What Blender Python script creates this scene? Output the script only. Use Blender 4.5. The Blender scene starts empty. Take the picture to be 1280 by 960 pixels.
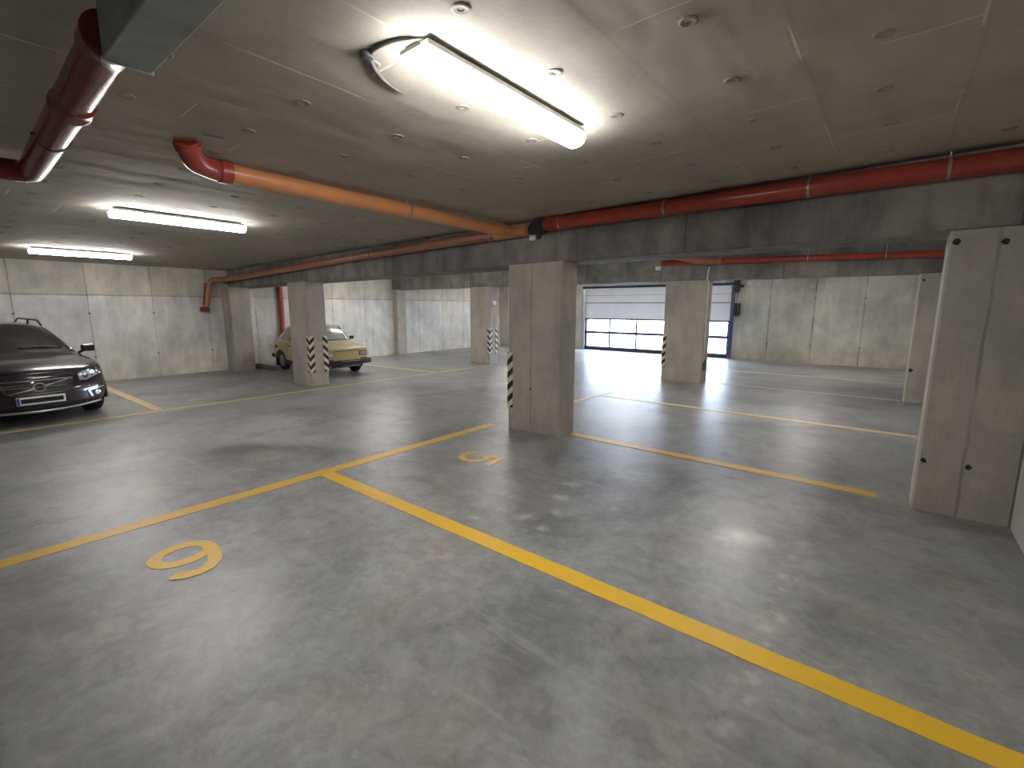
import bpy, bmesh, math, random
from mathutils import Vector, Matrix, noise
from mathutils.bvhtree import BVHTree
random.seed(4)
C = bpy.context.scene.collection
SC = bpy.context.scene
PI = math.pi
K = 1.22            # plan units to metres; everything at top level is scaled by this at the end

# ------------------------------------------------------------------ helpers
def link(name, bm, mat, parent=None, smooth=False, angle=None):
    me = bpy.data.meshes.new(name)
    bmesh.ops.recalc_face_normals(bm, faces=bm.faces[:])
    bm.to_mesh(me); bm.free()
    if mat is not None:
        for m in (mat if isinstance(mat, (list, tuple)) else [mat]): me.materials.append(m)
    o = bpy.data.objects.new(name, me); C.objects.link(o)
    if parent is not None: o.parent = parent
    if smooth:
        for p in me.polygons: p.use_smooth = True
        if angle is not None:
            me.set_sharp_from_angle(angle=math.radians(angle))
    return o
def tag(o, label, cat, group=None):
    o['label'] = label; o['category'] = cat
    if group: o['group'] = group
    return o
def struct(o): o['kind'] = 'structure'; return o
def empty(name, loc=(0, 0, 0), rz=0, scale=1):
    o = bpy.data.objects.new(name, None); C.objects.link(o)
    o.location = loc; o.rotation_euler = (0, 0, rz); o.scale = (scale,)*3; o.empty_display_size = .1
    return o
def dup(root, loc=None):
    r = root.copy(); C.objects.link(r)
    if loc is not None: r.location = loc
    for ch in list(root.children):
        c = ch.copy(); C.objects.link(c); c.parent = r
        for g in list(ch.children):
            d = g.copy(); C.objects.link(d); d.parent = c
    return r
def hexa(bm, p):
    """p: 8 points, bottom ring 0-3 then top ring 4-7"""
    v = [bm.verts.new(q) for q in p]
    for f in ((3,2,1,0),(4,5,6,7),(0,1,5,4),(1,2,6,5),(2,3,7,6),(3,0,4,7)):
        bm.faces.new([v[i] for i in f])
    return v
def box(bm, x0, x1, y0, y1, z0, z1, bev=0, seg=2):
    b = bmesh.new()
    hexa(b, [(x0,y0,z0),(x1,y0,z0),(x1,y1,z0),(x0,y1,z0),(x0,y0,z1),(x1,y0,z1),(x1,y1,z1),(x0,y1,z1)])
    if bev: bmesh.ops.bevel(b, geom=b.edges[:], offset=bev, segments=seg, affect='EDGES', profile=.6)
    merge(bm, b)
def merge(bm, b, M=None):
    if M is not None: bmesh.ops.transform(b, matrix=M, verts=b.verts[:])
    me = bpy.data.meshes.new('tmp'); b.to_mesh(me); b.free(); bm.from_mesh(me); bpy.data.meshes.remove(me)
def ring_pts(c, t, r, n, up):
    t = t.normalized(); a = up.cross(t)
    if a.length < 1e-4: a = Vector((1,0,0)).cross(t)
    if a.length < 1e-4: a = Vector((0,1,0)).cross(t)
    a.normalize(); b = t.cross(a)
    return [c + r*(math.cos(2*PI*k/n)*a + math.sin(2*PI*k/n)*b) for k in range(n)]
def tube(bm, pts, r, n=16, caps=True, closed=False):
    pts = [Vector(p) for p in pts]; rs = r if isinstance(r, (list, tuple)) else [r]*len(pts)
    prev = None; first = None; frame = None
    m = len(pts)
    for i, p in enumerate(pts):
        if closed: t = pts[(i+1) % m]-pts[i-1]
        else: t = (pts[min(i+1, m-1)]-pts[max(i-1, 0)])
        t.normalize()
        if frame is None:
            a = Vector((0,0,1)).cross(t)
            if a.length < .05: a = Vector((1,0,0)).cross(t)
            a.normalize()
        else:
            a = frame-frame.dot(t)*t; a.normalize()
        frame = a; b = t.cross(a)
        ring = [bm.verts.new(p+rs[i]*(math.cos(2*PI*k/n)*a+math.sin(2*PI*k/n)*b)) for k in range(n)]
        if prev:
            for k in range(n): bm.faces.new((prev[k], prev[(k+1) % n], ring[(k+1) % n], ring[k]))
        else: first = ring
        prev = ring
    if closed:
        for k in range(n): bm.faces.new((prev[k], prev[(k+1) % n], first[(k+1) % n], first[k]))
    elif caps:
        bm.faces.new(first[::-1]); bm.faces.new(prev)
def bend(pts, rad, seg=8):
    """round the corners of a polyline"""
    pts = [Vector(p) for p in pts]; out = [pts[0]]
    for i in range(1, len(pts)-1):
        a, b, c = pts[i-1], pts[i], pts[i+1]
        d1 = (a-b); d2 = (c-b); l = min(rad, d1.length*.49, d2.length*.49)
        p1 = b+d1.normalized()*l; p2 = b+d2.normalized()*l
        for k in range(seg+1):
            t = k/seg; out.append((1-t)**2*p1+2*t*(1-t)*b+t*t*p2)
    out.append(pts[-1]); return out
def lathe(bm, prof, n=24, M=None):
    """prof: (radius, z) list, revolved round z"""
    b = bmesh.new(); prev = None
    for r, z in prof:
        ring = [b.verts.new((r*math.cos(2*PI*k/n), r*math.sin(2*PI*k/n), z)) for k in range(n)]
        if prev:
            for k in range(n): b.faces.new((prev[k], prev[(k+1) % n], ring[(k+1) % n], ring[k]))
        else: f0 = ring
        prev = ring
    b.faces.new(f0[::-1]); b.faces.new(prev)
    merge(bm, b, M)

# ------------------------------------------------------------------ materials
class N:
    def __init__(s, name):
        s.m = bpy.data.materials.new(name); s.m.use_nodes = True; s.t = s.m.node_tree; s.t.nodes.clear()
        s.out = s.t.nodes.new('ShaderNodeOutputMaterial'); s.tc = s.t.nodes.new('ShaderNodeTexCoord')
        s.obj = s.tc.outputs['Object']; s.uv = s.tc.outputs['UV']
    def n(s, kind, **kw):
        x = s.t.nodes.new(kind)
        for k, v in kw.items():
            if k.startswith('i_'):
                key = k[2:]; key = int(key) if key.isdigit() else key.replace('_', ' ')
                if isinstance(v, bpy.types.NodeSocket): s.t.links.new(v, x.inputs[key])
                else: x.inputs[key].default_value = v
            else: setattr(x, k, v)
        return x
    def math(s, op, a, b=0.0, c=None):
        kw = dict(i_0=a, i_1=b)
        if c is not None: kw['i_2'] = c
        return s.n('ShaderNodeMath', operation=op, **kw).outputs[0]
    def noise(s, scale, detail=4, rough=.55, dist=0, vec=None, stretch=None):
        v = vec or s.obj
        if stretch: v = s.n('ShaderNodeMapping', i_Vector=v, i_Scale=stretch).outputs[0]
        return s.n('ShaderNodeTexNoise', i_Vector=v, i_Scale=scale, i_Detail=detail, i_Roughness=rough, i_Distortion=dist).outputs[0]
    def ramp(s, f, stops):
        r = s.n('ShaderNodeValToRGB', i_Fac=f); e = r.color_ramp.elements
        while len(e) > len(stops): e.remove(e[0])
        while len(e) < len(stops): e.new(.5)
        for x, (p, c) in zip(e, stops):
            x.position = p; x.color = (c, c, c, 1) if isinstance(c, (int, float)) else (*c, 1)
        return r.outputs[0]
    def mix(s, f, a, b, mode='MIX'):
        x = s.n('ShaderNodeMix', data_type='RGBA', blend_type=mode)
        for sock, v in ((x.inputs[0], f), (x.inputs[6], a), (x.inputs[7], b)):
            if isinstance(v, bpy.types.NodeSocket): s.t.links.new(v, sock)
            elif isinstance(v, (int, float)) : sock.default_value = v if sock == x.inputs[0] else (v, v, v, 1)
            else: sock.default_value = (*v, 1)
        return x.outputs[2]
    def sep(s, v=None): return s.n('ShaderNodeSeparateXYZ', i_Vector=v or s.obj).outputs
    def seam(s, coord, period, offset, width):
        """1 on lines at offset + k*period"""
        a = s.math('DIVIDE', s.math('SUBTRACT', coord, offset), period)
        f = s.math('ABSOLUTE', s.math('SUBTRACT', a, s.math('ROUND', a)))
        return s.math('LESS_THAN', f, width/period/2) if False else s.n('ShaderNodeMapRange', i_Value=f, i_1=width/period/2, i_2=width/period, i_3=1.0, i_4=0.0).outputs[0]
    def line(s, coord, at, width):
        f = s.math('ABSOLUTE', s.math('SUBTRACT', coord, at))
        return s.n('ShaderNodeMapRange', i_Value=f, i_1=width/2, i_2=width, i_3=1.0, i_4=0.0).outputs[0]
    def bsdf(s, color, rough=.6, metal=0, spec=.5, bump=None, bstr=.3, bdist=.01, coat=0, emit=None, estr=0, trans=0, ior=1.45):
        b = s.n('ShaderNodeBsdfPrincipled')
        def put(k, v):
            if isinstance(v, bpy.types.NodeSocket): s.t.links.new(v, b.inputs[k])
            else: b.inputs[k].default_value = v
        put('Base Color', color if isinstance(color, bpy.types.NodeSocket) else (*color, 1))
        put('Roughness', rough); put('Metallic', metal); put('Specular IOR Level', spec); put('Coat Weight', coat)
        put('Coat Roughness', .04); put('Transmission Weight', trans); put('IOR', ior)
        if emit: put('Emission Color', (*emit, 1)); put('Emission Strength', estr)
        if bump is not None:
            bn = s.n('ShaderNodeBump', i_Height=bump, i_Strength=bstr, i_Distance=bdist); s.t.links.new(bn.outputs[0], b.inputs['Normal'])
        s.t.links.new(b.outputs[0], s.out.inputs[0]); return s.m

def plain(name, c, rough=.5, metal=0, var=.12, scale=20, **kw):
    m = N(name); nz = m.noise(scale, 3)
    k = m.ramp(nz, [(.3, 1-var), (.7, 1.0)])
    return m.bsdf(m.mix(1.0, c, k, 'MULTIPLY'), rough, metal, **kw)

def concrete(name, base, seams=(), hor=(), blot=.2, warm=.0, rough=.75, offset=(0, 0, 0), dots=None, dark=.55, lift=None):
    """fair-faced concrete: blotches, fine grain, formwork seams (axis, period, offset)"""
    m = N(name)
    v = m.n('ShaderNodeMapping', i_Vector=m.obj, i_Location=offset).outputs[0]
    big = m.noise(.9, 5, .6, .6, v); mid = m.noise(4, 5, .65, .3, v); fine = m.noise(60, 3, .6, 0, v)
    streak = m.noise(3, 4, .6, .4, v, (1.6, 1.6, .35))
    k = m.ramp(big, [(.3, 1-blot), (.68, 1+blot*.45)])
    k = m.mix(1.0, k, m.ramp(mid, [(.3, 1-blot*.5), (.7, 1.05)]), 'MULTIPLY')
    k = m.mix(1.0, k, m.ramp(streak, [(.32, 1-blot*.7), (.6, 1.03)]), 'MULTIPLY')
    k = m.mix(1.0, k, m.ramp(fine, [(.3, .93), (.7, 1.04)]), 'MULTIPLY')
    col = m.mix(m.ramp(big, [(.4, 0.), (.75, 1.)]), base, (base[0]*(1.06+warm), base[1], base[2]*(.9-warm)))
    col = m.mix(1.0, col, k, 'MULTIPLY')
    x, y, z = m.sep()[0], m.sep()[1], m.sep()[2]
    ax = dict(x=x, y=y, z=z); hgt = m.math('MULTIPLY', m.math('ADD', fine, mid), .25)
    gate = m.ramp(m.noise(1.7, 3, .6, 0, v), [(.35, .35), (.6, 1.)])
    wob = m.math('MULTIPLY', m.math('SUBTRACT', m.noise(5, 2), .5), .02)
    for a, per, off, w in seams:
        cell = m.math('FLOOR', m.math('DIVIDE', m.math('SUBTRACT', ax[a], off), per))
        tone = m.math('FRACT', m.math('MULTIPLY', m.math('SINE', m.math('MULTIPLY', cell, 12.99)), 43.75))
        col = m.mix(1.0, col, m.ramp(tone, [(0, .90), (1, 1.06)]), 'MULTIPLY')
    if lift:    # the upper lift of the pour is browner and darker than the lower one
        up_ = m.math('GREATER_THAN', m.math('ADD', ax['z'], m.math('MULTIPLY', m.math('SUBTRACT', mid, .5), .05)), lift)
        col = m.mix(up_, col, m.mix(1.0, col, (.86, .82, .74), 'MULTIPLY'))
        lowb = m.n('ShaderNodeMapRange', i_Value=m.math('ADD', ax['z'], m.math('MULTIPLY', m.math('SUBTRACT', big, .5), 1.6)), i_1=.0, i_2=.75, i_3=.75, i_4=0.0).outputs[0]
        col = m.mix(lowb, col, m.mix(1.0, col, (.92, .85, .72), 'MULTIPLY'))
    for a, per, off, w in seams:
        s = m.seam(m.math('ADD', ax[a], wob), per, off, w)
        s = m.math('MULTIPLY', s, gate)
        col = m.mix(s, col, m.mix(1.0, col, dark, 'MULTIPLY')); hgt = m.math('SUBTRACT', hgt, s)
    for a, at, w in hor:
        s = m.math('MULTIPLY', m.line(m.math('ADD', ax[a], wob), at, w), gate)
        col = m.mix(s, col, m.mix(1.0, col, dark, 'MULTIPLY')); hgt = m.math('SUBTRACT', hgt, s)
    if dots:       # formwork tie holes: (axis a, period, offset, axis b, heights)
        a, per, off, hs = dots
        q = m.math('DIVIDE', m.math('SUBTRACT', ax[a], off), per)
        da = m.math('MULTIPLY', m.math('SUBTRACT', q, m.math('ROUND', q)), per)
        for h in hs:
            dz = m.math('SUBTRACT', z, h)
            d = m.math('SQRT', m.math('ADD', m.math('MULTIPLY', da, da), m.math('MULTIPLY', dz, dz)))
            s = m.math('LESS_THAN', d, .018)
            col = m.mix(s, col, m.mix(1.0, col, .3, 'MULTIPLY')); hgt = m.math('SUBTRACT', hgt, s)
    return m.bsdf(col, rough, bump=hgt, bstr=.35, bdist=.01, spec=.35)

GREY = (.37, .365, .335)
M = {}
M['wall_left'] = concrete('concrete_wall_left', (.69, .70, .69), [('y', 1.03, 1.03, .012)], [('z', 1.70, .018)], blot=.25, dots=('y', 1.03, 1.03, (.5, 1.35)), dark=.55, lift=1.70)
M['wall_far'] = concrete('concrete_wall_far', (.55, .55, .51), [('x', 1.07, -2.74, .02)], [], blot=.25, lift=9, dots=('x', 1.07, -2.74, (.48, 1.75)), dark=.45)
M['wall'] = concrete('concrete_wall', (.56, .56, .53), [('y', 1.1, .3, .012)], [], blot=.16)
for i in range(8):
    M['pillar%d' % i] = concrete('concrete_pillar_%d' % i, (.41, .39, .36), [], [], blot=.2, warm=.03, offset=(i*3.1, i*1.7, i*.9))
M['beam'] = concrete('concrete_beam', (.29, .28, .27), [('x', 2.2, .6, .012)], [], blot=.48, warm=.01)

# floor: power-floated concrete with faint sheen
def floor_mat():
    m = N('floated_concrete_floor')
    big = m.noise(.55, 6, .62, .8); mid = m.noise(2.2, 6, .68, .5); fine = m.noise(24, 4, .65); grn = m.noise(1.1, 4, .6, .3, stretch=(1, 1.4, 1))
    base = m.mix(m.ramp(grn, [(.35, 0.), (.65, 1.)]), (.270, .262, .256), (.238, .255, .248))
    k = m.mix(1.0, m.ramp(big, [(.32, .58), (.5, 1.), (.72, 1.32)]), m.ramp(mid, [(.3, .68), (.5, 1.), (.7, 1.2)]), 'MULTIPLY')
    clouds = m.noise(6.5, 6, .72, .9)
    k = m.mix(1.0, k, m.ramp(clouds, [(.33, .80), (.5, 1.), (.68, 1.16)]), 'MULTIPLY')
    k = m.mix(1.0, k, m.ramp(fine, [(.3, .90), (.72, 1.08)]), 'MULTIPLY')
    tint = m.noise(1.7, 4, .6, .4, stretch=(1.3, 1, 1))
    base = m.mix(m.ramp(tint, [(.50, 0.), (.70, .8)]), base, (.300, .275, .255))
    col = m.mix(1.0, base, k, 'MULTIPLY')
    swp = m.noise(2.2, 5, .7, .6, stretch=(.5, 4, 1))       # trowel and tyre sweeps
    col = m.mix(m.ramp(swp, [(.56, 0.), (.68, .35)]), col, (.37, .37, .36))
    # scattered pale lime specks
    wh = m.noise(3.3, 5, .75, 1.2); region = m.ramp(m.noise(.5, 2), [(.5, 0.), (.62, 1.)])
    s = m.math('MULTIPLY', m.ramp(wh, [(.64, 0.), (.70, .45)]), region)
    col = m.mix(s, col, (.50, .50, .47))
    # individual spills and footprints, at fixed places of the floor
    wv = m.n('ShaderNodeMix', data_type='VECTOR', i_0=.18)
    nz = m.n('ShaderNodeTexNoise', i_Vector=m.obj, i_Scale=6.0, i_Detail=5.0, i_Roughness=.7).outputs[1]
    off = m.n('ShaderNodeVectorMath', operation='SUBTRACT', i_0=nz, i_1=(.5, .5, .5)).outputs[0]
    wp = m.n('ShaderNodeVectorMath', operation='MULTIPLY_ADD', i_0=off, i_1=(.22, .22, 0), i_2=m.obj).outputs[0]
    spots = [(-.63,3.24,.15,1.1),(-.72,3.12,.07,.8),(-.6,2.93,.07,.35),(-.58,3.02,.05,.3),(-1.92,3.01,.07,.5),(-2.0,3.32,.06,.4),(-1.94,2.56,.07,.4),(-1.97,1.83,.05,.3),
             (-1.72,2.5,.05,.5),(-1.8,2.75,.05,.4),(-2.2,2.3,.04,.35),(-2.05,2.12,.05,.4),(-.33,3.38,.035,.4),(-.33,3.14,.035,.3),(-.32,2.87,.035,.3),(-.32,2.72,.03,.3),(-.29,2.46,.045,.45),(-.31,2.32,.045,.5),(-.29,2.2,.03,.45),
             (-.29,1.97,.035,.35),(-.29,1.85,.03,.3),(-.31,1.62,.06,.35),(-2.42,2.26,.05,.3),(-1.5,3.1,.05,.3)]
    tot = None
    for (sx, sy, r, a) in spots:
        d = m.n('ShaderNodeVectorMath', operation='DISTANCE', i_0=wp, i_1=(sx, sy, 0.)).outputs['Value']
        q = m.n('ShaderNodeMapRange', i_Value=d, i_1=r*.2, i_2=r*1.25, i_3=a*.85, i_4=0.0).outputs[0]
        tot = q if tot is None else m.math('MAXIMUM', tot, q)
    col = m.mix(tot, col, (.62, .61, .58))
    # damp dark patches
    tot = None
    for (sx, sy, r, a) in [(.1,11.2,.30,.75),(.35,11.3,.3,.6),(-.15,11.6,.25,.4),(-2.47,6.57,.09,.75),(-2.62,6.55,.07,.5),(-1.32,3.88,.022,.85),(-.98,4.36,.045,.55),(-5.3,1.95,.28,.42),(-4.85,1.75,.3,.3),(-5.7,2.3,.2,.25),(.9,1.6,.4,.35),(.2,1.2,.2,.3)]:
        d = m.n('ShaderNodeVectorMath', operation='DISTANCE', i_0=wp, i_1=(sx, sy, 0.)).outputs['Value']
        q = m.n('ShaderNodeMapRange', i_Value=d, i_1=r*.3, i_2=r*1.2, i_3=a, i_4=0.0).outputs[0]
        tot = q if tot is None else m.math('MAXIMUM', tot, q)
    col = m.mix(tot, col, (.07, .075, .07))
    rg = m.math('ADD', m.ramp(mid, [(.3, .34), (.7, .43)]), m.math('MULTIPLY', m.math('SUBTRACT', clouds, .5), .22))
    h = m.math('ADD', m.math('MULTIPLY', big, .8), m.math('MULTIPLY', fine, .08))
    return m.bsdf(col, rg, bump=h, bstr=.10, bdist=.02, spec=.5)
M['floor'] = floor_mat()

def ceil_mat():
    m = N('skimmed_ceiling_boards')
    x, y, z = m.sep()
    big = m.noise(.8, 5, .6, .5); mid = m.noise(3.5, 5, .6, .4); fine = m.noise(45, 3)
    k = m.mix(1.0, m.ramp(big, [(.3, .86), (.7, 1.06)]), m.ramp(mid, [(.3, .92), (.7, 1.04)]), 'MULTIPLY')
    k = m.mix(1.0, k, m.ramp(fine, [(.3, .95), (.7, 1.03)]), 'MULTIPLY')
    col = m.mix(m.ramp(m.noise(.6, 3), [(.4, 0.), (.6, 1.)]), (.41, .39, .335), (.42, .39, .32))
    col = m.mix(1.0, col, k, 'MULTIPLY')
    g1 = m.ramp(m.noise(1.3, 3, .6), [(.52, 0.), (.60, 1.)])
    g2 = m.ramp(m.noise(1.9, 3, .6, 0, None, (1, 1, 1)), [(.50, 0.), (.56, 1.)])
    sx = m.seam(x, .565, -.42, .008)
    cell = m.math('FLOOR', m.math('DIVIDE', m.math('SUBTRACT', x, -.42), .565))
    yo = m.math('ADD', y, m.math('MULTIPLY', cell, .37))
    sy = m.seam(yo, 1.13, 1.4, .008)
    light = m.math('MAXIMUM', m.math('MULTIPLY', sx, g1), m.math('MULTIPLY', sy, g2))
    col = m.mix(m.math('MULTIPLY', light, .42), col, (.78, .71, .56))
    darkl = m.math('MULTIPLY', m.seam(x, .565, -.40, .012), m.math('SUBTRACT', 1.0, g1))
    col = m.mix(m.math('MULTIPLY', darkl, .16), col, (.2, .19, .16))
    wav = m.noise(2.6, 2, .4, .1, None, (1.6, .7, 1))
    step = m.math('MULTIPLY', m.math('FRACT', m.math('MULTIPLY', cell, .381)), .5)   # boards not quite flush
    hgt = m.math('ADD', m.math('ADD', wav, m.math('MULTIPLY', fine, .03)), m.math('MULTIPLY', light, -.15))
    hgt = m.math('ADD', hgt, m.math('MULTIPLY', step, .3))
    return m.bsdf(col, .8, bump=hgt, bstr=.6, bdist=.035, spec=.25)
M['ceiling'] = ceil_mat()

def paint_mat(name, c, worn=.35):
    m = N(name)
    n1 = m.noise(9, 5, .7); n2 = m.noise(1.5, 3)
    k = m.math('MULTIPLY', m.ramp(n1, [(.42, 0.), (.62, 1.)]), m.ramp(n2, [(.3, .3), (.7, 1.)]))
    col = m.mix(m.math('MULTIPLY', k, worn), c, (c[0]*.55+.08, c[1]*.6+.06, c[2]*.6+.08))
    return m.bsdf(col, .42, bump=n1, bstr=.08, bdist=.004)
M['yellow'] = paint_mat('yellow_road_paint', (.78, .47, .022), .25)
M['yellow2'] = paint_mat('yellow_road_paint_scuffed', (.70, .43, .05), .45)
M['yellow3'] = paint_mat('yellow_road_paint_pale', (.62, .49, .24), .6)
M['yellow4'] = paint_mat('yellow_road_paint_faint', (.50, .46, .33), .7)

M['pipe_red'] = plain('red_brown_pvc', (.36, .058, .038), .32, var=.2, scale=8)
M['pipe_dark'] = plain('maroon_pvc', (.22, .032, .032), .22, var=.15, scale=8)
M['pipe_orange'] = plain('orange_pvc', (.60, .26, .10), .35, var=.12, scale=7)
M['pipe_salmon'] = plain('faded_orange_pvc', (.40, .16, .10), .35, var=.15, scale=7)
M['rubber'] = plain('dark_rubber', (.03, .03, .035), .6)
M['galv'] = plain('grey_board', (.40, .43, .42), .6, 0, var=.3, scale=9)
M['zinc'] = plain('zinc_clamp', (.45, .43, .40), .35, .8)
M['white_plastic'] = plain('white_plastic', (.72, .72, .72), .45, var=.05)
M['grey_plastic'] = plain('grey_plastic', (.6, .6, .6), .5, var=.08)
M['groove_shade'] = plain('painted_groove_shade', (.10, .098, .09), .6)  # dark colour stands in for shade in the ceiling groove
M['anchor'] = plain('anchor_plastic', (.29, .275, .24), .7, var=.25, scale=30)
M['anchor_core'] = plain('anchor_core', (.10, .095, .085), .7)
M['hole'] = plain('dark_tie_plug', (.035, .03, .028), .85)
M['steel_dark'] = plain('dark_steel', (.045, .048, .06), .5, .3)
M['door_panel'] = plain('door_panel_grey', (.78, .79, .82), .5, var=.06, scale=3)
M['door_frame'] = plain('door_aluminium', (.12, .13, .17), .45, .3)
M['fringe_blue'] = plain('lens_fringe_blue', (.05, .045, .22), .5)  # imitates lens colour fringing at the door edge
M['alu'] = plain('brushed_aluminium', (.55, .56, .60), .4, .6)
M['green'] = plain('green_plastic', (.03, .14, .08), .5)
M['kerb'] = plain('kerb_grey', (.14, .135, .12), .8)

def hazard():
    m = N('hazard_chevrons')
    u, v, _ = m.sep(m.uv)
    f = m.math('FRACT', m.math('DIVIDE', m.math('SUBTRACT', v, u), .155))
    s = m.math('LESS_THAN', f, .5)
    w = m.ramp(m.noise(14, 4), [(.35, .8), (.7, 1.)])
    return m.bsdf(m.mix(1.0, m.mix(s, (.68, .63, .46), (.014, .012, .012)), w, 'MULTIPLY'), .5)
M['hazard'] = hazard()

def emissive(name, c, strength):
    m = N(name); e = m.n('ShaderNodeEmission', i_Color=(*c, 1), i_Strength=strength)
    m.t.links.new(e.outputs[0], m.out.inputs[0]); return m.m
LAMP = 48.0
M['tube'] = emissive('lit_diffuser', (1.0, .965, .955), LAMP)

def glass(name, tint=(1, 1, 1), gl=.08):
    m = N(name)
    tr = m.n('ShaderNodeBsdfTransparent', i_Color=(*tint, 1)); g = m.n('ShaderNodeBsdfGlossy', i_Roughness=.02)
    lw = m.n('ShaderNodeLayerWeight', i_Blend=.25)
    f = m.math('ADD', m.math('MULTIPLY', lw.outputs[0], .5), gl)
    mx = m.n('ShaderNodeMixShader', i_0=f, i_1=tr.outputs[0], i_2=g.outputs[0]); m.t.links.new(mx.outputs[0], m.out.inputs[0]); return m.m
M['door_glass'] = glass('door_glass', (.96, .98, 1), .02)
M['lamp_glass'] = glass('headlamp_glass', (.93, .93, .95), .06)
M['car_glass'] = glass('tinted_car_glass', (.30, .32, .33), .10)
M['car_glass_clear'] = glass('clear_car_glass', (.62, .68, .68), .10)

# ------------------------------------------------------------------ room shell
XL, XR, YF, YB = -12.2, .78, -3.2, 15.0
zc = lambda x: 2.54+.019*x            # underside of the ceiling, it falls slightly to the left
zb1 = lambda x: 2.025+.009*x          # underside of the front beam
zb2 = lambda x: 2.03+.002*x

bm = bmesh.new(); box(bm, XL-.25, XR+.25, YF-.25, YB+.25, -.2, 0); struct(link('floor', bm, M['floor']))
bm = bmesh.new()
hexa(bm, [(XL-.25,YF-.25,zc(XL-.25)),(XR+.25,YF-.25,zc(XR+.25)),(XR+.25,YB+.25,zc(XR+.25)),(XL-.25,YB+.25,zc(XL-.25)),
          (XL-.25,YF-.25,2.9),(XR+.25,YF-.25,2.9),(XR+.25,YB+.25,2.9),(XL-.25,YB+.25,2.9)])
ceiling = struct(link('ceiling', bm, M['ceiling']))
def wall(name, x0, x1, y0, y1, mat):
    bm = bmesh.new(); hexa(bm, [(x0,y0,0),(x1,y0,0),(x1,y1,0),(x0,y1,0),(x0,y0,zc(x0)),(x1,y0,zc(x1)),(x1,y1,zc(x1)),(x0,y1,zc(x0))])
    return struct(link(name, bm, mat))
wall('wall_left', XL-.25, XL, YF-.25, YB+.25, M['wall_left'])
wall('wall_right', XR, XR+.25, YF-.25, YB+.25, M['wall'])
wall('wall_front', XL, XR, YF-.25, YF, M['wall'])
DX0, DX1, DZ = -8.62, -3.74, 2.12
bm = bmesh.new()
for (x0, x1, z0) in ((XL, DX0, 0), (DX0, DX1, DZ), (DX1, XR, 0)):
    hexa(bm, [(x0,YB,z0),(x1,YB,z0),(x1,YB+.25,z0),(x0,YB+.25,z0),(x0,YB,zc(x0)),(x1,YB,zc(x1)),(x1,YB+.25,zc(x1)),(x0,YB+.25,zc(x0))])
bmesh.ops.remove_doubles(bm, verts=bm.verts[:], dist=1e-5)
struct(link('wall_back', bm, M['wall_far']))

# beams
def beam(name, pts, zlow, label):
    bm = bmesh.new(); hexa(bm, [(x, y, zlow(x)) for x, y in pts]+[(x, y, zc(x)-.001) for x, y in pts])
    bmesh.ops.bevel(bm, geom=[e for e in bm.edges if abs(e.verts[0].co.x-e.verts[1].co.x) > 5 and max(v.co.z for v in e.verts) < 2.15], offset=.015, segments=1, affect='EDGES')
    return tag(link(name, bm, M['beam']), label, 'beam')
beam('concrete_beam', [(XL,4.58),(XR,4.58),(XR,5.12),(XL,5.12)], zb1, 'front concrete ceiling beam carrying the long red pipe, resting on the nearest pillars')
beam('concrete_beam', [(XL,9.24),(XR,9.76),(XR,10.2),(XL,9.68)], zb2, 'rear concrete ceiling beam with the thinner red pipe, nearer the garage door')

# pillars
def strip(parent, cx, cy, sx, sy, w, z0, z1, ext=True):
    """hazard strip wrapped round the corner (cx,cy); arms run in directions sx along x and sy along y"""
    bm = bmesh.new(); uvl = bm.loops.layers.uv.new('UVMap'); t = .006
    ox, oy = -sx*t, -sy*t
    P = [(cx+sx*w, cy+oy, w), (cx+ox*.0+ox, cy+oy, 0), (cx+ox, cy+sy*w, w)]
    Q = [(cx+sx*w, cy, w), (cx, cy, 0), (cx, cy+sy*w, w)]
    def quad(pts):
        vs = [bm.verts.new((x, y, z)) for x, y, z, u in pts]; f = bm.faces.new(vs)
        for l, q in zip(f.loops, pts): l[uvl].uv = (q[3], q[2])
    for a, b in ((0, 1), (1, 2)):
        quad([(P[a][0],P[a][1],z0,P[a][2]),(P[b][0],P[b][1],z0,P[b][2]),(P[b][0],P[b][1],z1,P[b][2]),(P[a][0],P[a][1],z1,P[a][2])])
        quad([(Q[a][0],Q[a][1],z0,P[a][2]),(Q[b][0],Q[b][1],z0,P[b][2]),(Q[b][0],Q[b][1],z1,P[b][2]),(Q[a][0],Q[a][1],z1,P[a][2])])
        for z in (z0, z1):
            quad([(P[a][0],P[a][1],z,P[a][2]),(P[b][0],P[b][1],z,P[b][2]),(Q[b][0],Q[b][1],z,Q[b][2]),(Q[a][0],Q[a][1],z,Q[a][2])])
    for a in (0, 2):
        quad([(P[a][0],P[a][1],z0,w),(Q[a][0],Q[a][1],z0,w),(Q[a][0],Q[a][1],z1,w),(P[a][0],P[a][1],z1,w)])
    bmesh.ops.remove_doubles(bm, verts=bm.verts[:], dist=1e-6)
    o = link('hazard_strip', bm, M['hazard'], parent); o['label'] = 'black and cream chevron corner guard'
def plug(parent, x, y, z, r=.022):
    bm = bmesh.new(); b = bmesh.new()
    rr = [r*random.uniform(.8, 1.15) for _ in range(12)]
    pts = [(rr[k]*math.cos(k*PI/6), rr[k]*math.sin(k*PI/6)) for k in range(12)]
    lo = [b.verts.new((x+a, y+.004, z+c)) for a, c in pts]; hi = [b.verts.new((x+a, y-.003, z+c)) for a, c in pts]
    b.faces.new(lo); b.faces.new(hi[::-1])
    for k in range(12): b.faces.new((lo[k], lo[(k+1) % 12], hi[(k+1) % 12], hi[k]))
    merge(bm, b); o = link('tie_hole', bm, M['hole'], parent); o['label'] = 'dark formwork tie hole'
np_ = [0]
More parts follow.
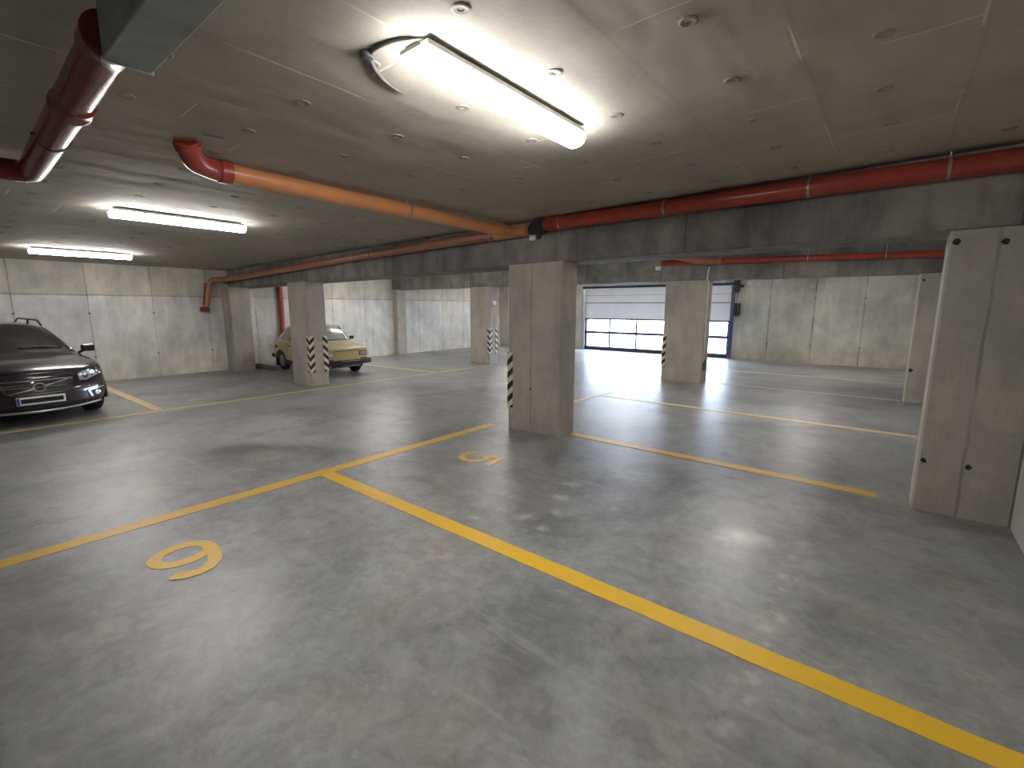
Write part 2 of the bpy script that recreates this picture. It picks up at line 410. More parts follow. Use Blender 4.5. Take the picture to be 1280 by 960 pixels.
def pillar(x0, x1, y0, y1, ztop, label, strips=(), plugs=(), seamx=None):
    i = np_[0]; np_[0] += 1
    bm = bmesh.new(); box(bm, x0, x1, y0, y1, 0, 1)
    for v in bm.verts:
        if v.co.z > .5: v.co.z = ztop(v.co.x) if callable(ztop) else ztop
    ed = [e for e in bm.edges if abs(e.verts[0].co.z-e.verts[1].co.z) > .5]
    bmesh.ops.bevel(bm, geom=ed, offset=.014, segments=1, affect='EDGES')
    if seamx is not None:      # form-board joint on the front face
        M['pillar%d' % i] = concrete('concrete_pillar_joint_%d' % i, (.41, .39, .36), [], [('x', s, .012) for s in seamx], blot=.2, warm=.03, offset=(i*3.1, i, 0), dark=.72)
    o = tag(link('concrete_pillar', bm, M['pillar%d' % i]), label, 'pillar', None)
    for s in strips: strip(o, *s)
    for p in plugs: plug(o, *p)
    return o
Z0, Z1 = .26, .95
M1 = (-3.66, -2.89, 4.48, 4.80)
pillar(*M1, zb1, 'nearest middle concrete pillar, hazard strip low on its left edge', [(M1[0], M1[2], 1, 1, .075, Z0, Z1), (M1[0], M1[3], 1, -1, .075, Z0, Z1)], [(-3.31, 4.48, .53, .014)], seamx=(-3.31,))
L1 = (-9.12, -8.42, 4.46, 4.82)
pillar(*L1, zb1, 'concrete pillar in front of the yellow car, chevron strips on two corners', [(L1[1], L1[2], -1, 1, .09, Z0, Z1), (L1[1], L1[3], -1, -1, .09, Z0, Z1)])
pillar(.25, XR, 4.53, 4.85, zb1, 'large concrete pillar at the right edge against the right wall, four dark tie holes', [],
       [(.285, 4.53, .385, .018), (.525, 4.53, .385, .019), (.285, 4.53, 1.95, .022), (.525, 4.53, 1.935, .022)], seamx=(.50,))
pillar(XL, -11.75, 4.42, 4.86, zb1, 'concrete wall pillar at the left wall behind the dark car, beneath the end of the long pipe')
pillar(-3.69, -2.87, 9.6, 9.95, zb2, 'concrete pillar standing in front of the garage door, white conduit on its right edge', [(-3.69, 9.6, 1, 1, .07, Z0, Z1), (-3.69, 9.95, 1, -1, .07, Z0, Z1)])
pillar(-8.9, -8.19, 9.27, 9.58, zb2, 'distant concrete pillar left of the nearest middle pillar, strips facing the garage aisle', [(-8.19, 9.27, -1, 1, .085, Z0, Z1), (-8.19, 9.58, -1, -1, .085, Z0, Z1)])
pillar(XL, -12.0, 9.27, 9.6, zb2, 'concrete wall pillar on the far left wall, right of the yellow car')
pillar(.26, XR, 9.78, 10.1, zb2, 'far right concrete pillar half hidden behind the large right pillar', [], [(.30, 9.78, .52, .03), (.31, 9.78, 1.93, .02)])
M['pillar8'] = M['pillar7']
pillar(XL, -11.75, 14.4, YB, lambda x: zc(x)-.002, 'narrow distant concrete pilaster in the back left corner, seen beside the nearest middle pillar')

# ceiling anchor discs (parts of the ceiling)
def anchor_bm(x, y):
    bm = bmesh.new(); z = zc(x)
    lathe(bm, [(.037, 0), (.036, -.003), (.028, -.005), (.012, -.003), (.010, .0)], 16, Matrix.Translation((x, y, z+.001)))
    return bm
cands = []
for i in range(22):
    for j in range(-1, 6):
        x = .43-.565*i+random.uniform(-.012, .012); y = 1.31+.575*j+random.uniform(-.02, .02)
        if -12.0 < x and y < 4.3: cands.append((math.hypot(x, y), x, y))
cands.sort()
for d, x, y in cands[:92]:
    link('anchor_disc', anchor_bm(x, y), M['anchor'], ceiling)
bm = bmesh.new()
for d, x, y in cands[92:]: merge(bm, anchor_bm(x, y))
o = link('anchor_disc', bm, M['anchor'], ceiling); o['kind'] = 'stuff'

# ------------------------------------------------------------------ lamps
def make_lamp(L=1.2):
    r = empty('ceiling_light')
    bm = bmesh.new(); box(bm, -.070, .070, -L/2+.02, L/2-.02, -.036, -.014, .005)
    for yy in (-.3, .3):
        box(bm, -.02, .02, yy*L-.03, yy*L+.03, -.02, .004, .002)
    link('housing', bm, M['grey_plastic'], r)
    bm = bmesh.new()      # ribbed diffuser: rounded trough
    prof = [(-.064, -.038), (-.066, -.060), (-.054, -.085), (-.030, -.098), (0, -.102), (.030, -.098), (.054, -.085), (.066, -.060), (.064, -.038)]
    a = [bm.verts.new((x, -L/2+.004, z)) for x, z in prof]; b = [bm.verts.new((x, L/2-.004, z)) for x, z in prof]
    for k in range(len(prof)-1): bm.faces.new((a[k], a[k+1], b[k+1], b[k]))
    bm.faces.new(a); bm.faces.new(b[::-1]); bm.faces.new((a[0], b[0], b[-1], a[-1]))
    link('diffuser', bm, M['tube'], r)
    for s in (-1, 1):
        bm = bmesh.new(); y0, y1 = sorted((s*(L/2-.012), s*(L/2+.010)))
        box(bm, -.060, .060, y0, y1, -.050, -.034, .004); link('end_cap', bm, M['grey_plastic'], r)
        bm = bmesh.new(); y = s*L*.28
        box(bm, -.074, .074, y-.010, y+.010, -.044, -.030, .003); link('clip', bm, M['zinc'], r)
    return r
lamp = make_lamp()
spots = [(-1.54, 1.90, 'lit fluorescent ceiling light nearest the camera, top centre'),
         (-5.9, 1.84, 'lit fluorescent ceiling light at left, middle one in its row'),
         (-9.95, 1.70, 'lit fluorescent ceiling light farthest left, beside the left wall'),
         (-1.6, 7.3, 'fluorescent ceiling light in the bay behind the front beam, on the right'),
         (-5.9, 7.3, 'fluorescent ceiling light in the bay behind the front beam, in the aisle'),
         (-10.1, 7.3, 'fluorescent ceiling light above the bay of the yellow car, behind the front beam'),
         (-1.5, 12.6, 'fluorescent ceiling light in the bay before the garage door, right side'),
         (-5.9, 12.6, 'unseen fluorescent ceiling light added to brighten the garage door, above the driveway'),  # added out of view to lighten the door panels
         (-10.1, 12.6, 'fluorescent ceiling light in the last bay near the left wall')]
for i, (x, y, lab) in enumerate(spots):
    o = lamp if i == 0 else dup(lamp)
    o.location = (x, y, zc(x)); o.rotation_euler = (0, math.atan(-.019), 0)
    tag(o, lab, 'ceiling light', 'fluorescent ceiling lights')

# crescent groove beside the nearest lamp, its shade put in as a dark tube
bm = bmesh.new()
pts = [(-1.50,1.33,2.482),(-1.567,1.27,2.478),(-1.678,1.245,2.474),(-1.759,1.257,2.472),(-1.841,1.349,2.470),(-1.898,1.444,2.469),(-1.925,1.56,2.468)]
pts = bend([(x, y, zc(x)-.007) for x, y, z in pts], .08, 3)
nn = len(pts); tube(bm, pts, [.005+.004*math.sin(PI*k/(nn-1)) for k in range(nn)], 10)
cb = tag(link('ceiling_groove_shade', bm, M['groove_shade'], smooth=True), 'dark crescent standing in for the shade of a ceiling groove by the nearest light', 'cable')
bm = bmesh.new(); lathe(bm, [(.032, 0), (.031, -.012), (.022, -.022), (.008, -.024)], 16, Matrix.Translation((-1.76, 1.257, zc(-1.76)+.001)))
link('groove_shade_blob', bm, M['groove_shade'], cb)
bm = bmesh.new(); hexa(bm, [(-3.150,1.12,2.452),(-3.138,1.12,2.452),(-3.122,1.22,2.452),(-3.134,1.22,2.452),(-3.150,1.12,2.463),(-3.138,1.12,2.463),(-3.122,1.22,2.463),(-3.134,1.22,2.463)])
tag(link('metal_hook', bm, M['steel_dark']), 'short dark metal bar on the ceiling beside the pipe elbow', 'metal bar')

# ------------------------------------------------------------------ pipes
def pipe(name, pts, r, mat, label, sockets=(), clamps=(), brad=.12, n=24, socket_mat=None, clamp_up=.1, parts=()):
    """sockets / clamps: (point, direction) lists"""
    bm = bmesh.new(); tube(bm, bend(pts, brad), r, n)
    o = tag(link(name, bm, mat, smooth=True, angle=50), label, 'pipe')
    for p, d in sockets:
        p, d = Vector(p), Vector(d).normalized(); bm = bmesh.new()
        tube(bm, [p-d*.055, p-d*.05, p+d*.02, p+d*.032, p+d*.05, p+d*.055], [r*1.01, r*1.1, r*1.1, r*1.17, r*1.17, r*1.01], n)
        link('socket', bm, socket_mat or mat, o, True, 40)
    for p, d in clamps:
        p, d = Vector(p), Vector(d).normalized(); bm = bmesh.new()
        tube(bm, [p-d*.009, p+d*.009], r*1.05, n)
        side = Vector((0, 0, 1)).cross(d).normalized()
        for s in (-1, 1):
            b = bmesh.new(); tube(b, [p+side*s*(r*1.05), p+side*s*(r*1.2)], .008, 8); merge(bm, b)
        b = bmesh.new(); tube(b, [p+Vector((0, 0, r)), p+Vector((0, 0, max(.02, zc(p.x)-p.z)))], .006, 8); merge(bm, b)
        c = link('pipe_clamp', bm, M['steel_dark'] if mat is M['pipe_dark'] else M['zinc'], o, True, 40); c['label'] = 'metal pipe clamp'
    return o
YP = 4.49
zr = lambda x: 2.433+.009*x
pipe('drain_pipe', [(XR+.02, YP, zr(XR)), (-3.13, YP, zr(-3.13))], .070, M['pipe_red'], 'thick red drain pipe along the front beam, right of the middle pillar',
     sockets=[((x, YP, zr(x)), (1, 0, 0)) for x in (-3.05,)], clamps=[((x, YP, zr(x)), (1, .0, 0)) for x in (-2.93, -1.77, -.62, .19)])
# dark coupling with its white label
cp = empty('pipe_coupling', (-3.22, YP, 2.392)); tag(cp, 'dark rubber end coupling of the red pipe above the nearest middle pillar', 'pipe coupling')
bm = bmesh.new(); tube(bm, [(.09,0,.01), (.085,0,.01), (-.03,0,.0), (-.045,0,-.002), (-.13,.02,-.03), (-.14,.02,-.035)], [.074,.082,.082,.077,.05,.03], 20); link('sleeve', bm, M['rubber'], cp, True, 40)
bm = bmesh.new(); tube(bm, [(-.01,0,-.08), (-.01,.0,-.12)], .03, 12); link('drain_plug', bm, M['rubber'], cp, True, 40)
jb = bmesh.new(); box(jb, -3.40, -3.31, 4.545, 4.585, 2.26, 2.33, .006)
tag(link('sensor_box', jb, M['white_plastic']), 'small white box on the front beam above the nearest middle pillar', 'sensor box')
# left run along the beam
zl = [( -3.45, 2.372), (-4.13, 2.352), (-6.6, 2.285), (-9.4, 2.185), (-11.75, 2.095)]
def zli(x):
    for (a, za), (b, zb_) in zip(zl, zl[1:]):
        if b <= x <= a: return za+(zb_-za)*(x-a)/(b-a)
    return zl[0][1] if x > zl[0][0] else zl[-1][1]
yl = lambda x: YP if x > -8 else YP-.06*(-8-x)/4
o = pipe('drain_pipe', [(x, yl(x), z) for x, z in zl]+[(-12.05, 4.16, 2.07), (-12.09, 4.03, 1.40)], .058, M['pipe_salmon'],
     'faded orange drain pipe running along the front beam to the left wall, turning down there',
     sockets=[((x, yl(x), zli(x)), (1, 0, .035)) for x in (-3.95, -6.45, -8.9)], clamps=[((x, yl(x), zli(x)), (1, 0, .035)) for x in (-5.17, -6.9, -8.03, -9.43, -11.3)], brad=.1)
bm = bmesh.new(); tube(bm, [(-12.09, 4.02, 1.48), (-12.09, 4.02, 1.46), (-12.09, 4.01, 1.41), (-12.09, 4.01, 1.37)], [.06, .085, .10, .075], 20)
link('end_socket', bm, M['pipe_dark'], o, True, 40)
bm = bmesh.new(); tube(bm, [(-12.088, 4.12, 2.0), (-12.09, 4.045, 1.5)], .0605, 20); q = link('drop_pipe', bm, M['pipe_dark'], o, True, 40); q['label'] = 'dark red vertical drop'
# orange pipe crossing to the beam
XO = -3.62
o = pipe('drain_pipe', [(XO, 4.34, 2.368), (XO, 1.36, 2.392)], .062, M['pipe_orange'], 'bright orange drain pipe crossing the ceiling from its elbow to the front beam',
     sockets=[((XO, 4.28, 2.37), (0, 1, 0))], clamps=[((XO, 2.95, 2.38), (0, 1, 0))])
bm = bmesh.new(); pb = bend([(XO, 1.42, 2.392), (XO, 1.33, 2.392), (XO+.15, 1.17, 2.385), (XO+.22, 1.12, 2.475)], .10, 8)
tube(bm, pb, .066, 24)
for a, b_ in (((XO, 1.44, 2.392), (XO, 1.37, 2.392)), (pb[-1]+Vector((-.03, .02, -.035)), pb[-1]+Vector((-.012, .008, -.012)))):
    b = bmesh.new(); tube(b, [a, b_], .074, 24); merge(bm, b)
q = link('elbow', bm, M['pipe_red'], o, True, 40); q['label'] = 'red brown elbow turning up into the ceiling'
bm = bmesh.new(); tube(bm, [(-3.40, YP, 2.374), (-3.42, YP, 2.374), (-3.5, YP, 2.37), (-3.85, YP, 2.36), (-3.87, YP, 2.36)], [.05, .068, .066, .066, .062], 24)
b = bmesh.new(); tube(b, [(XO, 4.26, 2.368), (XO, 4.32, 2.368), (XO+.02, YP, 2.37)], [.074, .068, .066], 24); merge(bm, b)
q = link('junction', bm, M['pipe_orange'], o, True, 40); q['label'] = 'orange branch fitting'
# upper left: maroon pipe with elbow, and the sheet metal duct beside it
o = pipe('drain_pipe', [(-1.99, .480, 2.332), (-4.28, .535, 2.312), (-4.31, -3.19, 2.29)], .064, M['pipe_dark'], 'glossy maroon drain pipe at the upper left, turning a corner towards the left edge',
         sockets=[((-2.06, .481, 2.332), (1, 0, 0)), ((-2.74, .503, 2.325), (-1, 0.02, 0))], clamps=[((-3.34, .515, 2.320), (1, 0, 0))], brad=.12)
bm = bmesh.new()
hexa(bm, [(-1.98,.448,2.252),(XR,.448,2.252),(XR,.575,2.252),(-1.98,.575,2.252),(-1.98,.448,zc(-1.98)),(XR,.448,zc(XR)),(XR,.575,zc(XR)),(-1.98,.575,zc(-1.98))])
bmesh.ops.bevel(bm, geom=bm.edges[:], offset=.003, segments=1, affect='EDGES')
dk = tag(link('pipe_casing', bm, M['galv']), 'grey board casing boxed round the maroon pipe at the top left', 'pipe casing')
bm = bmesh.new(); box(bm, -1.984, -1.976, .445, .578, 2.246, 2.258, .001); link('front_lip', bm, M['alu'], dk)
# rear run
zrr = lambda x: 2.335-.018*(x+1.2)
yr = 9.44
rear_y = lambda x: 9.72+.04*x-.09
pipe('drain_pipe', [(XR+.02, rear_y(XR), zrr(XR)), (-3.1, rear_y(-3.1), zrr(-3.1)), (-3.74, rear_y(-3.74), 2.375)], .052, M['pipe_red'], 'thinner red drain pipe along the rear beam in front of the garage door',
     clamps=[((x, rear_y(x), zrr(x)), (1, 0, 0)) for x in (-1.24, -.19)], sockets=[((-2.6, rear_y(-2.6), zrr(-2.6)), (1, 0, 0))])
bm = bmesh.new(); tube(bm, bend([(-2.72, rear_y(-2.7), 2.365), (-3.0, rear_y(-3), 2.375), (-3.30, 9.1, 2.44), (-3.33, 8.97, 2.47)], .1), .062, 20)
b = bmesh.new(); tube(b, [(-2.70, rear_y(-2.7), 2.362), (-2.62, rear_y(-2.6), 2.36)], .072, 20); merge(bm, b)
tag(link('pipe_branch', bm, M['pipe_salmon'], smooth=True, angle=40), 'orange branch elbow on the rear pipe above the pillar in front of the door', 'pipe fitting')
pipe('drain_pipe', [(-12.13, 5.75, .0), (-12.13, 5.75, 2.26)], .062, M['pipe_red'], 'vertical red downpipe on the left wall behind the yellow car', sockets=[((-12.13, 5.75, 1.68), (0, 0, 1))])

# small fittings
def sbox(name, x0, x1, y0, y1, z0, z1, mat, label, cat):
    bm = bmesh.new(); box(bm, x0, x1, y0, y1, z0, z1, .006); return tag(link(name, bm, mat), label, cat)
sbox('sensor_box', -3.9, -3.79, 9.53, 9.60, 2.25, 2.32, M['white_plastic'], 'small white box on the rear beam, left of the pillar before the garage door', 'sensor box')
sbox('sensor_box', -3.37, -3.27, 14.95, 15.0, 2.15, 2.26, M['white_plastic'], 'small white box on the back wall right of the garage door', 'sensor box')
sbox('alarm_light', -4.08, -3.98, 14.9, 15.0, 2.22, 2.3, M['white_plastic'], 'small pale signal box above the right end of the garage door', 'signal light')
bm = bmesh.new(); tube(bm, bend([(-2.84, 9.56, 2.27), (-2.87, 9.56, 2.05), (-2.855, 9.62, 1.98), (-2.855, 9.63, .42)], .03), .012, 10)
cd = tag(link('white_conduit', bm, M['white_plastic'], smooth=True), 'thin white conduit running down the right edge of the pillar in front of the door', 'conduit')
bm = bmesh.new(); box(bm, -2.873, -2.83, 9.66, 9.78, .25, .46, .01); tag(link('socket_box', bm, M['green']), 'small green box low on the right side of the pillar before the garage door', 'socket')
for dx, lab in ((0, 'left'), (.09, 'right')):
    bm = bmesh.new(); x = -9.12+dx; tube(bm, [(x, 9.37, 2.2), (x+.01, 9.335, 2.1), (x+.03+dx*.3, 9.32, 1.93)], .006, 6)
    tag(link('loose_wire', bm, M['white_plastic']), 'thin pale wire hanging off the rear beam, %s one of the pair' % lab, 'wire')
bm = bmesh.new(); lathe(bm, [(.0, 0), (.06, 0), (.07, .02), (.06, .035), (.0, .04)][1:4], 16, Matrix.Translation((-8.185, 9.42, 1.6)) @ Matrix.Rotation(PI/2, 4, 'Y'))
lathe(bm, [(.022, .03), (.02, .045)], 12, Matrix.Translation((-8.185, 9.42, 1.6)) @ Matrix.Rotation(PI/2, 4, 'Y'))
tag(link('push_button', bm, M['white_plastic']), 'small round pale button box on the distant pillar facing the aisle', 'button')
bm = bmesh.new(); box(bm, -12.18, -11.2, 4.98, 5.12, 0, .09, .012); tag(link('wheel_stop', bm, M['kerb']), 'low dark kerb strip on the floor behind the yellow car', 'kerb')

# ------------------------------------------------------------------ garage door
door = struct(empty('door_1', ((DX0+DX1)/2, YB-.055, 0)))
dx0, dx1 = DX0-.02-door.location.x, DX1+.02-door.location.x
def dpart(name, bm, mat): return link(name, bm, mat, door)
W = dx1-dx0; npan = 5
def solid(z0, z1):
    bm = bmesh.new(); box(bm, dx0, dx1, 0, .045, z0, z1, .008)
    zm = (z0+z1)/2
    b = bmesh.new(); box(b, dx0+.03, dx1-.03, -.004, .01, zm-.006, zm+.006); merge(bm, b)
    return dpart('panel', bm, M['door_panel'])
solid(1.112, 1.646); solid(1.640, 2.15)
def glazed(z0, z1):
    bm = bmesh.new()
    box(bm, dx0, dx1, -.002, .045, z0, z0+.06, .004); box(bm, dx0, dx1, -.002, .045, z1-.055, z1, .004)
    for k in range(npan+1):
        x = dx0+W*k/npan; w = .055 if 0 < k < npan else .07
        x = min(max(x, dx0+w/2+.02), dx1-w/2-.02); box(bm, x-w/2, x+w/2, -.002, .045, z0+.03, z1-.03, .004)
    f = dpart('window_frame', bm, M['door_frame'])
    for k in range(npan):
        bm = bmesh.new(); box(bm, dx0+W*k/npan+.01, dx0+W*(k+1)/npan-.01, .018, .024, z0+.04, z1-.03)
        link('pane', bm, M['door_glass'], f)
for zz, hh in ((1.643, .010), (1.90, .004)):
    bm = bmesh.new(); box(bm, dx0+.02, dx1-.02, -.007, .01, zz-hh, zz+hh); dpart('panel_joint', bm, M['steel_dark'])
glazed(.07, .63); glazed(.605, 1.115)
bm = bmesh.new(); box(bm, dx0, dx1, -.01, .05, 0, .095, .01); dpart('bottom_seal', bm, M['rubber'])
for s, x in ((-1, dx0-.035), (1, dx1+.035)):
    bm = bmesh.new(); box(bm, x-.03, x+.03, -.05, -.005, 0, 2.12, .004); box(bm, x-.055*(s > 0)-.01, x+.055*(s < 0)+.01, -.07, -.05, 0, 2.12, .003)
    dpart('track', bm, M['alu'] if s < 0 else M['door_frame'])
bm = bmesh.new(); box(bm, dx1-.02, dx1+.03, -.09, -.07, .1, 1.1, .004); dpart('fringe_strip', bm, M['fringe_blue'])  # added strip, its blue stands in for lens fringing beside the bright panes
bm = bmesh.new(); tube(bm, [(dx0-.05, -.10, 2.175), (dx1+.2, -.10, 2.175)], .035, 14); dpart('spring_shaft', bm, M['steel_dark'])
bm = bmesh.new(); box(bm, dx0-.05, dx1-.2, -.09, -.04, 2.235, 2.26, .004); dpart('header_rail', bm, M['alu'])
# operator
op = empty('door_operator', (-3.60, YB-.02, 1.35)); tag(op, 'dark garage door motor with chain on the wall right of the door', 'door motor')
bm = bmesh.new(); box(bm, -.09, .06, -.16, -.0, .60, .93, .02); link('motor', bm, M['steel_dark'], op)
bm = bmesh.new(); tube(bm, [(-.02, -.1, .58), (-.02, -.1, .68)], .07, 14); box(bm, .06, .16, -.1, -.02, .72, .80, .01); link('gearbox', bm, M['steel_dark'], op, True, 40)
for x in (-.03, .07):
    bm = bmesh.new(); box(bm, x-.032, x+.028, -.07, -.0, -.08, .28, .012); link('control_unit', bm, M['steel_dark'], op)
bm = bmesh.new(); tube(bm, bend([(-.03, -.04, .3), (-.03, -.05, .62), (.04, -.05, .62), (.05, -.04, .3)], .03), .012, 8); link('cable', bm, M['grey_plastic'], op, True)

# outside: pale paving and a low wall, daylight from the sky
bm = bmesh.new(); box(bm, -22, 10, YB+.25, 40, -.25, -.02)
struct(link('ground', bm, plain('pale_paving', (.6, .6, .6), .8)))
bm = bmesh.new(); box(bm, -14, 2, 22, 22.25, -.02, .8, .02)
tag(link('garden_wall', bm, plain('pale_render', (.7, .71, .74), .8)), 'low pale wall outdoors seen through the garage door windows', 'wall')

# ------------------------------------------------------------------ floor markings
def mark(name, quads_or_bm, mat, label, cat): return tag(link(name, quads_or_bm, mat), label, cat)
def seg(x0, y0, x1, y1, w):
    """slim painted slab with slightly irregular edges"""
    bm = bmesh.new(); a = Vector((x0, y0, 0)); b = Vector((x1, y1, 0)); d = (b-a); L = d.length; d.normalize(); s = Vector((-d.y, d.x, 0))
    n = max(2, int(L/.12)); prev = None; rows = []
    for i in range(n+1):
        p = a+d*L*i/n
        j1 = noise.noise(Vector((p.x*5, p.y*5, 1)))*.006; j2 = noise.noise(Vector((p.x*5, p.y*5, 9)))*.006
        l, r = p+s*(w/2+j1), p-s*(w/2+j2)
        rows.append([bm.verts.new((l.x, l.y, .0025)), bm.verts.new((r.x, r.y, .0025)), bm.verts.new((l.x, l.y, 0)), bm.verts.new((r.x, r.y, 0))])
    for p, q in zip(rows, rows[1:]):
        bm.faces.new((p[0], p[1], q[1], q[0])); bm.faces.new((p[0], q[0], q[2], p[2])); bm.faces.new((p[1], p[3], q[3], q[1])); bm.faces.new((p[2], q[2], q[3], p[3]))
    bm.faces.new((rows[0][0], rows[0][2], rows[0][3], rows[0][1])); bm.faces.new((rows[-1][0], rows[-1][1], rows[-1][3], rows[-1][2]))
    return bm
LN = 'parking_line'
mark(LN, seg(-3.86, 2.13, XR-.01, 2.10, .125), M['yellow'], 'bright yellow bay line crossing the foreground to the lower right corner', 'painted line')
mark(LN, seg(-3.95, -2.6, -3.90, 4.46, .13), M['yellow2'], 'yellow aisle line from the left edge to the nearest middle pillar', 'painted line')
mark(LN, seg(-3.86, 4.84, -3.84, 7.6, .11), M['yellow3'], 'short yellow aisle line behind the nearest middle pillar', 'painted line')
mark(LN, seg(-2.87, 4.71, .04, 4.68, .12), M['yellow2'], 'yellow bay line starting at the nearest middle pillar, second from the front', 'painted line')
mark(LN, seg(-3.78, 7.18, .5, 7.18, .12), M['yellow3'], 'pale yellow bay line, third from the front', 'painted line')
mark(LN, seg(-2.75, 9.85, .24, 9.9, .11), M['yellow4'], 'faint bay line level with the rear pillars', 'painted line')
mark(LN, seg(-3.3, 12.05, .6, 12.2, .13), M['yellow4'], 'faint bay line nearest the back wall', 'painted line')
mark(LN, seg(-8.15, -2.6, -8.05, 9.25, .11), M['yellow3'], 'long pale yellow line along the far side of the aisle, past both cars', 'painted line')
mark(LN, seg(-11.9, 1.97, -8.2, 2.0, .12), M['yellow3'], 'yellow bay line between the dark car and the corner pillar', 'painted line')
mark(LN, seg(-11.9, 6.95, -8.15, 7.3, .12), M['yellow3'], 'pale yellow bay line right of the yellow car', 'painted line')
def stroke(pts, w):
    bm = bmesh.new(); pts = [Vector((x, y, 0)) for x, y in pts]; rows = []
    for i, p in enumerate(pts):
        t = (pts[min(i+1, len(pts)-1)]-pts[max(i-1, 0)]).normalized(); s = Vector((-t.y, t.x, 0))*w/2
        rows.append([bm.verts.new((*(p+s).xy, .003)), bm.verts.new((*(p-s).xy, .003)), bm.verts.new((*(p+s).xy, 0)), bm.verts.new((*(p-s).xy, 0))])
    for p, q in zip(rows, rows[1:]):
        bm.faces.new((p[0], p[1], q[1], q[0])); bm.faces.new((p[0], q[0], q[2], p[2])); bm.faces.new((p[1], p[3], q[3], q[1]))
    return bm
def glyph(cx, cy, h, w, pts, sw, rot=0):
    """digit whose top points to +x: u (left to right) runs towards -y, v (bottom to top) runs towards +x"""
    out = []
    for u, v in pts:
        x = (v-.5)*h; y = -(u-.5)*w; out.append((cx+x*math.cos(rot)-y*math.sin(rot), cy+x*math.sin(rot)+y*math.cos(rot)))
    return stroke(out, sw)
six = [(.5+.42*math.cos(t), .31+.27*math.sin(t)) for t in [PI*1.02-2*PI*k/22 for k in range(0, 23)]][::-1]
six = [(.5+.42*math.cos(t), .30+.26*math.sin(t)) for t in [PI-2*PI*k/24 for k in range(25)]]
tail = [(.08, .30), (.085, .45), (.12, .62), (.2, .8), (.34, .92), (.52, .965), (.7, .93), (.86, .83)]
gb = glyph(-3.15, .82, .455, .335, six, .075); tb = glyph(-3.15, .82, .455, .335, tail, .075)
for v in tb.verts: v.co.z += .0015 if v.co.z > .001 else .0012
merge(gb, tb)
mark('floor_number', gb, M['yellow'], 'yellow number 6 painted on the floor in the front bay', 'floor number')
five = [(.84, .93), (.22, .93), (.2, .93), (.17, .58), (.19, .555), (.34, .63), (.52, .65), (.7, .6), (.83, .48), (.87, .33), (.81, .18), (.66, .08), (.48, .05), (.3, .08), (.13, .19)]
mark('floor_number', glyph(-3.09, 3.33, .44, .34, five, .065, .08), M['yellow2'], 'yellow number 5 painted on the floor before the nearest middle pillar', 'floor number')

# ------------------------------------------------------------------ cars
def cage_body(st, curve, sub=2, crease=None):
    """st: list of stations (x, w, zb, z1, z2, z3, zt_edge, wt, zt_mid); symmetric; front = st[0]. curve(x, y) -> dx"""
    bm = bmesh.new(); cl = bm.edges.layers.float.new('crease_edge'); rings = []
    def sec(s):
        x, w, zb, z1, z2, z3, ze, wt, zm = s
        bot = [(-.9*w, zb), (-.45*w, zb), (0, zb), (.45*w, zb), (.9*w, zb)]
        top = [(-wt, ze), (-.55*wt, ze+(zm-ze)*.75), (0, zm), (.55*wt, ze+(zm-ze)*.75), (wt, ze)]
        L = [(-w*.985, z1), (-w, z2), (-w*.975, z3)]; R = [(w*.985, z1), (w, z2), (w*.975, z3)]
        return bot, R, top, L
    def ringv(s):
        bot, R, top, L = sec(s)
        pts = bot+R+top[::-1]+L[::-1]
        return [bm.verts.new((s[0]+curve(s[0], y, s[1], z), y, z)) for y, z in pts]
    rings = [ringv(s) for s in st]
    for a, b in zip(rings, rings[1:]):
        for k in range(16): bm.faces.new((a[k], a[(k+1) % 16], b[(k+1) % 16], b[k]))
    def cap(ring, s, rev):
        bot, R, top, L = sec(s)
        # grid rows: bottom, z1, z2, z3, top
        rows = [[ring[0], ring[1], ring[2], ring[3], ring[4]]]
        for lev in range(3):
            l, r = ring[15-lev], ring[5+lev]; row = [l]
            zl_ = L[lev][1]
            for k in (1, 2, 3):
                t = (lev+1)/4; y = bot[k][0]*(1-t)+top[k][0]*t; z = zl_+(0 if lev < 2 else 0)
                row.append(bm.verts.new((s[0]+curve(s[0], y, s[1], z), y, z)))
            row.append(r); rows.append(row)
        rows.append([ring[12], ring[11], ring[10], ring[9], ring[8]])
        for a, b in zip(rows, rows[1:]):
            for k in range(4):
                bm.faces.new((a[k], a[k+1], b[k+1], b[k]) if not rev else (a[k], b[k], b[k+1], a[k+1]))
    cap(rings[0], st[0], False); cap(rings[-1], st[-1], True)
    if crease: crease(bm, cl, rings)
    bmesh.ops.recalc_face_normals(bm, faces=bm.faces[:])
    me = bpy.data.meshes.new('cage'); bm.to_mesh(me); bm.free()
    o = bpy.data.objects.new('cage', me); C.objects.link(o)
    m = o.modifiers.new('s', 'SUBSURF'); m.levels = m.render_levels = sub; m.use_limit_surface = False
    return o
def cut_and_bake(o, cutters, name, mat, parent):
    tmp = []
    for (p0, p1, r) in cutters:
        b = bmesh.new(); tube(b, [p0, p1], r, 40); bmesh.ops.recalc_face_normals(b, faces=b.faces[:])
        c = link('cutter', b, None); tmp.append(c)
        m = o.modifiers.new('b', 'BOOLEAN'); m.object = c; m.operation = 'DIFFERENCE'; m.solver = 'EXACT'
    dg = bpy.context.evaluated_depsgraph_get(); dg.update()
    me = bpy.data.meshes.new_from_object(o.evaluated_get(dg)); me.name = name
    for c in tmp+[o]: bpy.data.objects.remove(c)
    me.materials.clear(); me.materials.append(mat)
    for p in me.polygons: p.use_smooth = True; p.material_index = 0
    me.set_sharp_from_angle(angle=math.radians(38))
    n = bpy.data.objects.new(name, me); C.objects.link(n); n.parent = parent
    return n
def bvh_of(o):
    b = bmesh.new(); b.from_mesh(o.data); t = BVHTree.FromBMesh(b); b.free(); return t
